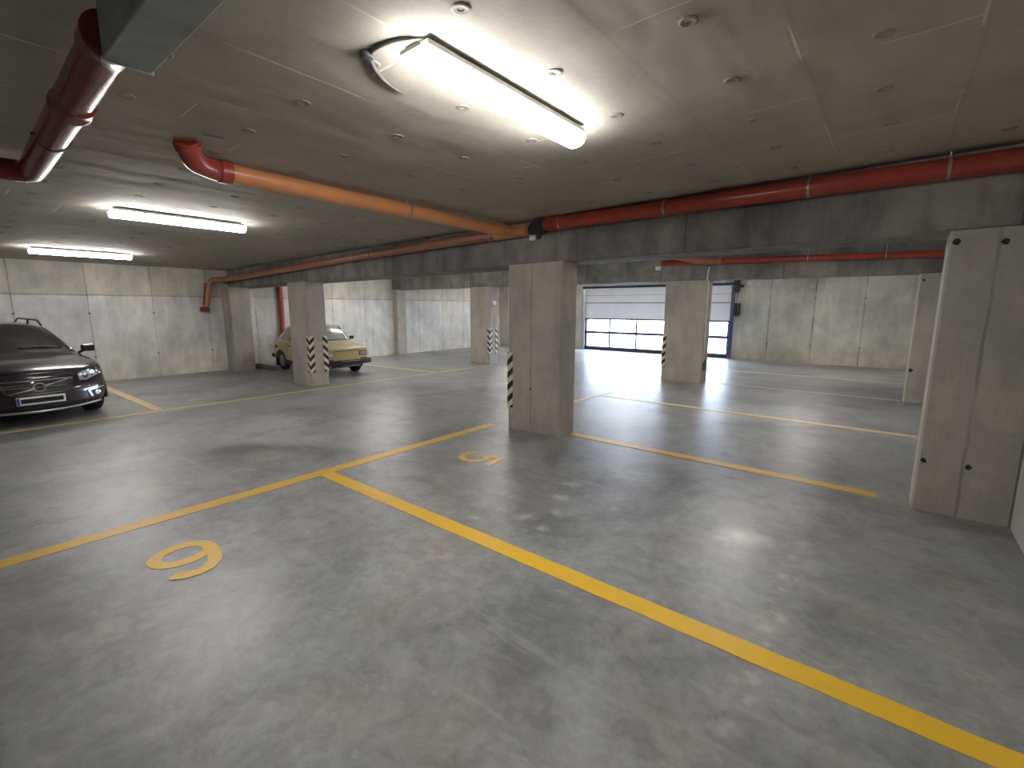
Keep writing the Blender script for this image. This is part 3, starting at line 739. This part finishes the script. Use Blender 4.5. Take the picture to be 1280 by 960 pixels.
def panel(name, body_bvh, poly, axis, mat, parent, off=.004, th=.006, grid=.05, sign=1, smooth=True, holes=None):
    """lay an outline on the bodywork. axis 'x': outline is (y,z) cast along -x*sign; 'y': (x,z); 'z': (x,y)"""
    bm = bmesh.new()
    def P(a, b): return {'x': (0, a, b), 'y': (a, 0, b), 'z': (a, b, 0)}[axis]
    bm.faces.new([bm.verts.new(P(a, b)) for a, b in poly])
    aa = [a for a, b in poly]; bb = [b for a, b in poly]
    na = {'x': (0,1,0), 'y': (1,0,0), 'z': (1,0,0)}[axis]; nb = {'x': (0,0,1), 'y': (0,0,1), 'z': (0,1,0)}[axis]
    for lo, hi, nrm, f in ((min(aa), max(aa), na, 0), (min(bb), max(bb), nb, 1)):
        k = lo+grid
        while k < hi-.001:
            bmesh.ops.bisect_plane(bm, geom=bm.verts[:]+bm.edges[:]+bm.faces[:], plane_co=Vector(nrm)*k, plane_no=nrm); k += grid
    d = {'x': Vector((1,0,0)), 'y': Vector((0,1,0)), 'z': Vector((0,0,1))}[axis]*sign
    fallback = None
    for v in bm.verts:
        hit = body_bvh.ray_cast(v.co+d*10, -d)
        if hit[0] is not None: v.co = hit[0]+d*off; fallback = v.co.copy()
        else: v.tag = True
    for v in bm.verts:
        if v.tag:
            near = min((w for w in bm.verts if not w.tag), key=lambda w: (w.co-v.co-(w.co-v.co).dot(d)*d).length)
            v.co = v.co+d*(near.co-v.co).dot(d)
    # give it thickness
    geo = bmesh.ops.extrude_face_region(bm, geom=bm.faces[:])
    for v in [g for g in geo['geom'] if isinstance(g, bmesh.types.BMVert)]: v.co -= d*th
    return link(name, bm, mat, parent, smooth, 35)
def flat_panel(name, pts, mat, parent, th=.01, n=None):
    """thin solid plate through 3D outline pts"""
    bm = bmesh.new(); v = [Vector(p) for p in pts]
    f = bm.faces.new([bm.verts.new(p) for p in v]); bm.normal_update(); nn = f.normal.copy()
    g = bmesh.ops.extrude_face_region(bm, geom=[f])
    for q in [x for x in g['geom'] if isinstance(x, bmesh.types.BMVert)]: q.co -= nn*th
    return link(name, bm, mat, parent)
def wheel(parent, x, y, r, w, tyre, rim, side, spokes=5, hub_mat=None):
    Mx = Matrix.Translation((x, y, r)) @ Matrix.Rotation(PI/2*(-side), 4, 'X')      # lathe z -> outward
    bm = bmesh.new()
    lathe(bm, [(r*.60, w*.42), (r*.66, w*.5), (r*.90, w*.5), (r*.97, w*.42), (r, w*.28), (r, -w*.28), (r*.97, -w*.42), (r*.9, -w*.5), (r*.6, -w*.5)], 40, Mx)
    t = link('wheel', bm, tyre, parent, True, 40)
    bm = bmesh.new()
    lathe(bm, [(r*.62, w*.46), (r*.60, w*.40), (r*.56, w*.2), (r*.3, w*.18), (r*.1, w*.18)], 32, Mx)
    if spokes:
        for k in range(spokes):
            b = bmesh.new(); box(b, r*.1, r*.58, -r*.07, r*.07, w*.2, w*.4, .008); bmesh.ops.rotate(b, verts=b.verts[:], matrix=Matrix.Rotation(2*PI*k/spokes, 3, 'Z')); merge(bm, b, Mx)
    lathe(bm, [(r*.16, w*.2), (r*.15, w*.44), (r*.10, w*.46)], 20, Mx)
    link('rim', bm, rim, t, True, 40)
    return t

tyre = plain('tyre_rubber', (.022, .022, .024), .75)
chrome = plain('chrome', (.75, .75, .77), .12, 1.0, var=.05)
satin = plain('satin_silver_trim', (.50, .50, .52), .3, .8, var=.05)
blackp = plain('black_plastic', (.018, .018, .02), .5)
refl = plain('lamp_reflector', (.8, .8, .82), .18, .85, var=.1)
# ---------------- dark estate car (local x forward, nose at 0)
def sstep(a, b, t): t = max(0, min(1, (t-a)/(b-a))); return t*t*(3-2*t)
car = empty('estate_car', (-8.18, .80, 0), math.radians(4.6), .82)
tag(car, 'dark purple-brown estate car at the left edge, facing the aisle', 'car')
mm = N('dark_aubergine_paint'); f_ = mm.noise(900, 2)
cpaint = mm.bsdf(mm.mix(f_, (.020, .013, .019), (.030, .020, .028)), .30, .35, coat=1.0)
st = [(.0,   .82, .30, .40, .56, .70, .765, .64, .775),
      (-.05, .88, .24, .38, .58, .74, .815, .70, .835),
      (-.22, .925,.22, .38, .62, .81, .875, .75, .90),
      (-.55, .94,.22, .40, .65, .87, .925, .785, .96),
      (-1.0, .945, .22, .40, .66, .92, .965, .80, 1.005),
      (-1.36,.94, .22, .40, .68, .93, .985, .805, 1.03),
      (-1.50,.94, .22, .40, .68, .945,1.03, .79, 1.08),
      (-1.92,.94, .22, .40, .68, .955,1.27, .70, 1.33),
      (-2.30,.94, .22, .40, .68, .96, 1.43, .63, 1.485),
      (-2.48,.94, .22, .40, .68, .965,1.465,.615, 1.52),
      (-3.2, .94, .22, .40, .68, .975,1.49, .61, 1.545),
      (-4.1, .93, .22, .40, .68, .99, 1.46, .60, 1.52),
      (-4.45,.92, .24, .40, .68, 1.0, 1.42, .58, 1.48),
      (-4.75,.88, .28, .42, .68, .99, 1.10, .62, 1.14),
      (-4.84,.82, .34, .44, .66, .90, .98, .62, 1.0)]
def vcurve(x, y, w, z):
    k = sstep(-.9, 0, x); q = abs(y)/.93
    return -(.34*q**2.6)*k+(.10*(1-q))*k*(1 if z < .6 else .6)-(.12*sstep(.55, .80, z))*k*(1 if x > -.02 else .3)
def vcrease(bm, cl, rings):
    for i, (a, b) in enumerate(zip(rings, rings[1:])):
        for k, c in ((7, .35), (13, .35), (8, .25), (12, .25)):
            e = bm.edges.get((a[k], b[k]))
            if e: e[cl] = c
cage = cage_body(st, vcurve, 3, vcrease)
wh = [(-.95, .41), (-3.76, .41)]
body = cut_and_bake(cage, [((x, s*.66, .345), (x, s*1.2, .345), .385) for x, _ in wh for s in (-1, 1)], 'body', cpaint, car)
bv = bvh_of(body)
def front(name, poly, mat, off=.004, th=.02, grid=.06, parent=None): return panel(name, bv, poly, 'x', mat, parent or car, off, th, grid)
def rrect(y0, y1, z0, z1, r=.03, n=4):
    out = []
    for cx, cz, a0 in ((y1-r, z1-r, 0), (y0+r, z1-r, PI/2), (y0+r, z0+r, PI), (y1-r, z0+r, 1.5*PI)):
        for k in range(n+1):
            a = a0+PI/2*k/n; out.append((cx+r*math.cos(a), cz+r*math.sin(a)))
    return out
# lower bumper in black plastic + silver strip
front('lower_grille', [(-.62, .27), (.62, .27), (.58, .35), (-.58, .35)], blackp, .006)
bm = bmesh.new(); pts = []
for k in range(31):
    y = -.76+1.52*k/30; h = bv.ray_cast(Vector((5, y, .36)), Vector((-1, 0, 0)))[0]
    pts.append((h.x+.012, y, .250+.03*(abs(y)/.76)**3))
tube(bm, pts, .019, 10); link('skid_strip', bm, satin, car, True)
# grille: surround, mesh, bar, badge
g_out = [(-.43, .70), (-.36, .535), (-.28, .505), (.28, .505), (.36, .535), (.43, .70), (.40, .715), (-.40, .715)]
gs = front('grille_surround', g_out, chrome, .018, .03)
g_in = [(-.40, .688), (-.34, .545), (-.27, .525), (.27, .525), (.34, .545), (.40, .688), (.38, .70), (-.38, .70)]
gr = front('grille', g_in, blackp, .024, .01)
for k in range(8):
    z = .54+k*.02; hw = .30+.10*(z-.53)/.16
    front('grille_bar', [(-hw, z), (hw, z), (hw, z+.006), (-hw, z+.006)], plain('grille_dark', (.05, .05, .055), .35), .030, .006, .1, gr) if k % 2 else None
front('diagonal_bar', [(-.34, .535), (-.31, .53), (.37, .69), (.34, .70)], satin, .034, .012, .08, gr)
bx = bv.ray_cast(Vector((5, 0, .615)), Vector((-1, 0, 0)))[0].x
bm = bmesh.new(); Mb = Matrix.Translation((bx+.03, 0, .612)) @ Matrix.Rotation(PI/2, 4, 'Y')
lathe(bm, [(.075, 0), (.076, .012), (.068, .022), (.056, .022), (.050, .012)], 32, Mb)
bdg = link('badge', bm, chrome, car, True, 35); bdg['label'] = 'round chrome ring badge'
bm = bmesh.new(); lathe(bm, [(.052, .005), (.052, .014)], 28, Mb); link('badge_disc', bm, blackp, bdg)
bm = bmesh.new(); tube(bm, [(bx+.045, -.052, .664), (bx+.045, -.078, .690)], .008, 8); tube(bm, [(bx+.045, -.080, .668), (bx+.045, -.078, .692), (bx+.045, -.056, .692)], .006, 8); link('badge_arrow', bm, chrome, bdg)
txt = bpy.data.curves.new('word', 'FONT'); txt.body = 'VOLVO'; txt.size = .036; txt.extrude = .002; txt.align_x = 'CENTER'; txt.align_y = 'CENTER'
to = bpy.data.objects.new('t', txt); C.objects.link(to); dg = bpy.context.evaluated_depsgraph_get(); dg.update()
me = bpy.data.meshes.new_from_object(to.evaluated_get(dg)); bpy.data.objects.remove(to)
me.materials.clear(); me.materials.append(chrome); me.transform(Matrix.Translation((bx+.048, 0, .612)) @ Matrix.Rotation(PI/2, 4, 'Z') @ Matrix.Rotation(PI/2, 4, 'X'))
o = bpy.data.objects.new('badge_letters', me); C.objects.link(o); o.parent = bdg
# plate
px = bv.ray_cast(Vector((5, 0, .42)), Vector((-1, 0, 0)))[0].x
bm = bmesh.new(); box(bm, px+.0, px+.025, -.27, .27, .365, .485, .006); pl = link('number_plate', bm, plain('plate_white', (.72, .72, .70), .45, var=.04), car)
bm = bmesh.new(); box(bm, px+.024, px+.029, -.225, .245, .392, .458, .004); o = link('plate_band', bm, plain('plate_black', (.008, .008, .008), .6), pl); o['label'] = 'black bar covering the number'
bm = bmesh.new(); box(bm, px+.024, px+.028, -.266, -.235, .372, .478, .002); link('plate_strip', bm, plain('plate_blue', (.03, .06, .3), .5), pl)
for s in (-1, 1):
    S = lambda pts: [(s*a, b) for a, b in pts]
    # headlamp: dark bowl, reflectors, glass
    hl = front('headlamp', S([(.51, .645), (.60, .635), (.84, .715), (.88, .80), (.80, .825), (.66, .80), (.53, .765), (.505, .71)]), plain('lamp_bowl', (.62, .62, .66), .35, .2), .004, .012, .04)
    for (cy, cz, r) in ((.60, .705, .044), (.70, .735, .046), (.80, .77, .032)):
        front('reflector', S([(cy+r*math.cos(2*PI*k/16), cz+r*math.sin(2*PI*k/16)) for k in range(16)]), refl, .010, .006, .03, hl)
    front('lens', S([(.505, .64), (.60, .63), (.845, .71), (.885, .80), (.80, .83), (.66, .805), (.525, .77), (.50, .71)]), M['lamp_glass'], .016, .003, .04, hl)
    fo = front('fog_housing', S([(.60, .35), (.82, .385), (.83, .47), (.60, .455)]), blackp, .004, .01, .05)
    front('fog_trim', S([(.59, .455), (.60, .48), (.84, .505), (.84, .485), (.625, .458), (.66, .37), (.635, .355)]), satin, .014, .012, .05, fo)
    front('fog_lamp', S([(.735+.045*math.cos(2*PI*k/18), .42+.045*math.sin(2*PI*k/18)) for k in range(18)]), refl, .014, .01, .03, fo)
    # mirror
    bm = bmesh.new(); box(bm, -1.60, -1.46, .92, 1.10, 1.0, 1.12, .03, 3)
    b = bmesh.new(); tube(b, [(-1.56, .86, .965), (-1.54, .95, 1.02)], .025, 10); merge(bm, b)
    if s < 0: bmesh.ops.scale(bm, vec=(1, -1, 1), verts=bm.verts[:])
    mo = link('wing_mirror', bm, blackp, car, True, 35)
    bm = bmesh.new(); box(bm, -1.59, -1.465, .93, 1.09, 1.09, 1.127, .018, 3)
    if s < 0: bmesh.ops.scale(bm, vec=(1, -1, 1), verts=bm.verts[:])
    link('mirror_cap', bm, satin, mo, True, 35)
    # roof rail
    bm = bmesh.new(); tube(bm, bend([(-2.42, s*.605, 1.46), (-2.62, s*.60, 1.555), (-4.1, s*.59, 1.565), (-4.3, s*.58, 1.47)], .35), .016, 10)
    for x in (-3.3,): 
        b = bmesh.new(); tube(b, [(x, s*.59, 1.47), (x, s*.595, 1.56)], .018, 8); merge(bm, b)
    link('roof_rail', bm, blackp, car, True)
    # side glass
    panel('side_window', bv, [(-1.78, 1.0), (-2.42, 1.385), (-2.62, 1.40), (-2.72, 1.40), (-2.72, 1.0)], 'y', M['car_glass'], car, .004, .004, .08, s)
    panel('side_window', bv, [(-2.80, 1.0), (-2.80, 1.405), (-3.65, 1.40), (-3.65, 1.02)], 'y', M['car_glass'], car, .004, .004, .08, s)
    panel('side_window', bv, [(-3.73, 1.03), (-3.73, 1.395), (-4.3, 1.34), (-4.45, 1.06)], 'y', M['car_glass'], car, .004, .004, .08, s)
    bm = bmesh.new(); pts = []
    for k in range(11):
        x = -1.47-.95*k/10; y = s*(.795-.185*k/10); h = bv.ray_cast(Vector((x, y, 5)), Vector((0, 0, -1)))[0]; pts.append(h+Vector((0, 0, .012)))
    tube(bm, pts, .014, 8); link('pillar_trim', bm, chrome, car, True)
    for x, _ in wh:
        wheel(car, x, s*.81, .345, .235, tyre, satin, s)
        bm = bmesh.new(); pts = [(x+.40*math.cos(a), s*.925, .345+.40*math.sin(a)) for a in [PI*k/14 for k in range(-1, 16)]]; tube(bm, pts, .028, 8); link('wheel_arch', bm, blackp, car, True)
    bm = bmesh.new(); box(bm, -3.3, -1.42, s*.90-.03, s*.90+.03, .22, .34, .02); link('sill', bm, blackp, car)
# windscreen (opaque, its dark colour stands in for the unlit cabin), seen from the front and above
wsdark = plain('dark_windscreen', (.012, .013, .014), .03, coat=1.0)
panel('windscreen', bv, [(-1.52, -.74), (-1.49, -.4), (-1.48, 0), (-1.49, .4), (-1.52, .74), (-2.36, .585), (-2.42, .3), (-2.43, 0), (-2.42, -.3), (-2.36, -.585)], 'z', wsdark, car, .006, .006, .09)
for s in (-1, 1):
    bm = bmesh.new(); pts = []
    for k in range(9):
        y = s*(.10+.52*k/8)-(.0); x = -1.50-.05*k/8
        h = bv.ray_cast(Vector((x-.02, y, 5)), Vector((0, 0, -1)))[0]; pts.append(h+Vector((0, 0, .018)))
    tube(bm, pts, .009, 6); link('wiper', bm, blackp, car, True)
# bonnet shut lines
for s in (-1, 1):
    bm = bmesh.new(); pts = []
    for k in range(14):
        x = -.22-1.2*k/13; y = s*(.66+.10*k/13)
        h = bv.ray_cast(Vector((x, y, 5)), Vector((0, 0, -1)))[0]; pts.append(h+Vector((0, 0, -.001)))
    tube(bm, pts, .005, 6); link('bonnet_seam', bm, blackp, car, True)

# ---------------- small yellow hatchback, rear to the wall
fc = empty('small_car', (-9.2, 5.72, 0), math.radians(-2.2), .82)
tag(fc, 'small boxy beige-yellow car parked behind the chevron pillar', 'car')
fp = plain('mustard_yellow_paint', (.50, .42, .19), .32, 0, var=.06, scale=4, coat=.8)
st = [(.0,   .655, .30, .40, .55, .685, .715, .60, .725),
      (-.03, .675, .27, .38, .55, .70, .735, .615, .745),
      (-.35, .69, .24, .36, .56, .74, .77, .62, .785),
      (-.80, .69, .22, .34, .56, .80, .83, .62, .850),
      (-.92, .69, .22, .34, .56, .82, .875, .60, .89),
      (-1.28,.69, .22, .34, .56, .835,1.25, .50, 1.275),
      (-1.38,.69, .22, .34, .56, .84, 1.285,.49, 1.315),
      (-1.8, .69, .22, .34, .56, .84, 1.30, .49, 1.335),
      (-2.25,.69, .22, .34, .56, .84, 1.275,.48, 1.31),
      (-2.42,.69, .24, .34, .56, .84, 1.22, .485, 1.25),
      (-2.80,.68, .28, .36, .56, .82, .93, .56, .95),
      (-2.97,.67, .32, .40, .56, .78, .84, .58, .86),
      (-3.02,.64, .36, .42, .56, .74, .79, .57, .80)]
def fcrease(bm, cl, rings):
    for i, (a, b) in enumerate(zip(rings, rings[1:])):
        for k, c in ((7, .7), (13, .7), (8, .55), (12, .55), (5, .4), (15, .4)):
            e = bm.edges.get((a[k], b[k]))
            if e: e[cl] = c
    for e in list(rings[1][0].link_edges)[:0]: pass
    for r, c in ((1, .5), (4, .6), (6, .4)):
        for k in range(16):
            e = bm.edges.get((rings[r][k], rings[r][(k+1) % 16]))
            if e and (r != 4 or 7 <= k <= 12): e[cl] = c
cage = cage_body(st, lambda x, y, w, z: -.05*(abs(y)/.69)**2*sstep(-.5, 0, x), 3, fcrease)
fw = [-.66, -2.48]
fbody = cut_and_bake(cage, [((x, s*.45, .27), (x, s*1.0, .27), .305) for x in fw for s in (-1, 1)], 'body', fp, fc)
fb = bvh_of(fbody)
ff = lambda name, poly, mat, off=.004, th=.012, grid=.06, parent=None: panel(name, fb, poly, 'x', mat, parent or fc, off, th, grid)
def flip(pts, s): return [(a, s*b) for a, b in pts]
# glass: rubber surround below, opaque pane above; its pale colour stands in for the room behind
gl_f = plain('car_glass_pale', (.20, .22, .235), .06, coat=1.0)
rub = plain('window_rubber', (.02, .02, .02), .6)
panel('windscreen_rubber', fb, [(-.91, -.57), (-.90, 0), (-.91, .57), (-1.29, .475), (-1.30, 0), (-1.29, -.475)], 'z', rub, fc, .006, .008, .05)
panel('windscreen', fb, [(-.945, -.535), (-.94, 0), (-.945, .535), (-1.27, .445), (-1.275, 0), (-1.27, -.445)], 'z', gl_f, fc, .012, .006, .05)
panel('rear_window', fb, [(-2.46, -.42), (-2.46, .42), (-2.76, .47), (-2.76, -.47)], 'z', gl_f, fc, .008, .008, .05)
bm = bmesh.new(); box(bm, -1.235, -1.215, -.10, .10, 1.17, 1.22, .008); 
for s in (-1, 1):
    panel('side_window', fb, [(-1.08, .865), (-1.34, 1.215), (-1.98, 1.235), (-1.98, .865)], 'y', gl_f, fc, .008, .008, .06, s)
    panel('side_window', fb, [(-2.05, .865), (-2.05, 1.235), (-2.28, 1.215), (-2.55, .90)], 'y', gl_f, fc, .008, .008, .06, s)
    panel('air_vent', fb, [(-2.72, .62), (-2.66, .70), (-2.80, .72), (-2.86, .63)], 'y', blackp, fc, .006, .008, .05, s)
    # door shut line + handle
    dr = panel('door_seam', fb, [(-1.02, .30), (-1.03, .30), (-1.03, .83), (-1.02, .83)], 'y', blackp, fc, .002, .004, .1, s)
    panel('door_seam', fb, [(-2.02, .30), (-2.03, .30), (-2.03, .83), (-2.02, .83)], 'y', blackp, fc, .002, .004, .1, s)
    panel('door_handle', fb, [(-1.82, .72), (-1.96, .72), (-1.96, .745), (-1.82, .745)], 'y', blackp, fc, .02, .018, .1, s)
    # headlamps: square
    h0, h1 = sorted((s*.36, s*.60))
    hl = ff('headlamp', rrect(h0, h1, .51, .645, .02), blackp, .010, .014)
    ff('reflector', rrect(h0+.02, h1-.02, .525, .63, .015), refl, .014, .006, .05, hl)
    ff('lens', rrect(h0+.015, h1-.015, .52, .635, .015), M['lamp_glass'], .020, .003, .05, hl)
    t0, t1 = sorted((s*.40, s*.60))
    ff('indicator', rrect(t0, t1, .425, .465, .01), plain('amber_lens', (.35, .07, .03), .3), .010, .010)
    # mirror
    bm = bmesh.new(); box(bm, -1.06, -1.02, .69, .82, .90, .99, .015); b = bmesh.new(); tube(b, [(-1.05, .64, .86), (-1.04, .74, .92)], .012, 8); merge(bm, b)
    if s < 0: bmesh.ops.scale(bm, vec=(1, -1, 1), verts=bm.verts[:])
    link('wing_mirror', bm, blackp, fc)
    for x in fw:
        wheel(fc, x, s*.585, .272, .15, tyre, satin, s, 0)
        bm = bmesh.new(); pts = [(x+.312*math.cos(a), s*.682, .27+.312*math.sin(a)) for a in [PI*k/14 for k in range(0, 15)]]; tube(bm, pts, .016, 8); link('wheel_arch', bm, blackp, fc, True)
    bm = bmesh.new(); box(bm, -2.16, -.98, s*.67-.025, s*.67+.025, .21, .31, .015); link('sill', bm, blackp, fc)
    bm = bmesh.new(); box(bm, -2.84, -2.82, s*.60-.08, s*.60+.08, .10, .36, .004); link('mud_flap', bm, blackp, fc)
    bm = bmesh.new(); tube(bm, [(-.955, s*.62, .88), (-1.305, s*.50, 1.275)], .010, 6); link('pillar_trim', bm, rub, fc, True)
# front bumper: black wrap-around with chrome strip
bm = bmesh.new()
pts = [(-.42, -.70), (-.06, -.715), (.05, -.66), (.085, -.4), (.09, 0), (.085, .4), (.05, .66), (-.06, .715), (-.42, .70)]
prev = None
for x, y in bend([(a, b, 0) for a, b in pts], .05, 3) and [(p.x, p.y) for p in bend([(a, b, 0) for a, b in pts], .05, 3)]:
    n = Vector((x+.6, y*.75, 0)).normalized(); c = Vector((x, y, 0))
    prof = [(-.05, .30), (.0, .30), (.028, .325), (.028, .40), (.0, .425), (-.05, .425)]
    ring = [bm.verts.new(c+n*a+Vector((0, 0, z))) for a, z in prof]
    if prev:
        for k in range(6): bm.faces.new((prev[k], prev[(k+1) % 6], ring[(k+1) % 6], ring[k]))
    else: bm.faces.new(ring[::-1])
    prev = ring
bm.faces.new(prev)
bp = link('front_bumper', bm, blackp, fc, True, 35)
bm = bmesh.new(); box(bm, .108, .125, -.24, .30, .395, .41, .003); link('bumper_strip', bm, chrome, bp)
bm = bmesh.new(); box(bm, .05, .075, -.50, .40, .235, .300, .006); link('front_valance', bm, blackp, fc)
bm = bmesh.new(); box(bm, .10, .118, -.22, .28, .285, .375, .004); pl = link('number_plate', bm, blackp, fc)
bm = bmesh.new(); box(bm, .112, .122, -.24, .30, .272, .284, .002); link('plate_edge', bm, chrome, pl)
bm = bmesh.new(); box(bm, -3.10, -2.98, -.68, .68, .34, .45, .02); link('rear_bumper', bm, blackp, fc)
bm = bmesh.new(); box(bm, -.0, .012, -.34, .34, .655, .668, .002); 
link('front_trim', bm, blackp, fc)
bm = bmesh.new(); pts = [(-1.20+.0*k, .26+.16*math.cos(2*PI*k/20), .93+.10*math.sin(2*PI*k/20)) for k in range(20)]; bm.free()

# ------------------------------------------------------------------ light
w = bpy.data.worlds.new('World'); SC.world = w; w.use_nodes = True
w.node_tree.nodes['Background'].inputs[0].default_value = (.70, .80, 1.0, 1)
w.node_tree.nodes['Background'].inputs[1].default_value = 30.0
pt = bpy.data.lights.new('door_portal', 'AREA'); pt.shape = 'RECTANGLE'; pt.size = 4.9*K; pt.size_y = 1.15*K; pt.cycles.is_portal = True
po = bpy.data.objects.new('door_portal', pt); C.objects.link(po); po.location = ((DX0+DX1)/2, YB+.12, .6); po.rotation_euler = (-PI/2, 0, 0)

# ------------------------------------------------------------------ camera
cam = bpy.data.cameras.new('Camera'); co = bpy.data.objects.new('Camera', cam); C.objects.link(co)
fpx, pitch, yaw, roll = 587.518, .16272266, -.67645274, .00322140
cam.sensor_fit = 'HORIZONTAL'; cam.sensor_width = 36; cam.lens = fpx/1280*36; cam.clip_start = .02; cam.clip_end = 200
fwv = Vector((math.sin(yaw)*math.cos(pitch), math.cos(yaw)*math.cos(pitch), -math.sin(pitch)))
rt = fwv.cross(Vector((0, 0, 1))).normalized(); up = rt.cross(fwv)
r2 = rt*math.cos(roll)+up*math.sin(roll); u2 = -rt*math.sin(roll)+up*math.cos(roll)
Mc = Matrix((r2, u2, -fwv)).transposed().to_4x4(); Mc.translation = Vector((0, 0, 1.5))
co.matrix_world = Mc
SC.camera = co

# plan units -> metres
for o in SC.objects:
    if o.parent is None:
        o.location = o.location*K
        if o.type in ('MESH', 'EMPTY'): o.scale = o.scale*K

SC.view_settings.view_transform = 'Standard'; SC.view_settings.look = 'None'
SC.view_settings.exposure = 0.6; SC.view_settings.gamma = 1; SC.view_settings.use_curve_mapping = False
try:
    SC.cycles.use_denoising = True; SC.cycles.max_bounces = 10; SC.cycles.diffuse_bounces = 6; SC.cycles.sample_clamp_indirect = 8
except Exception: pass
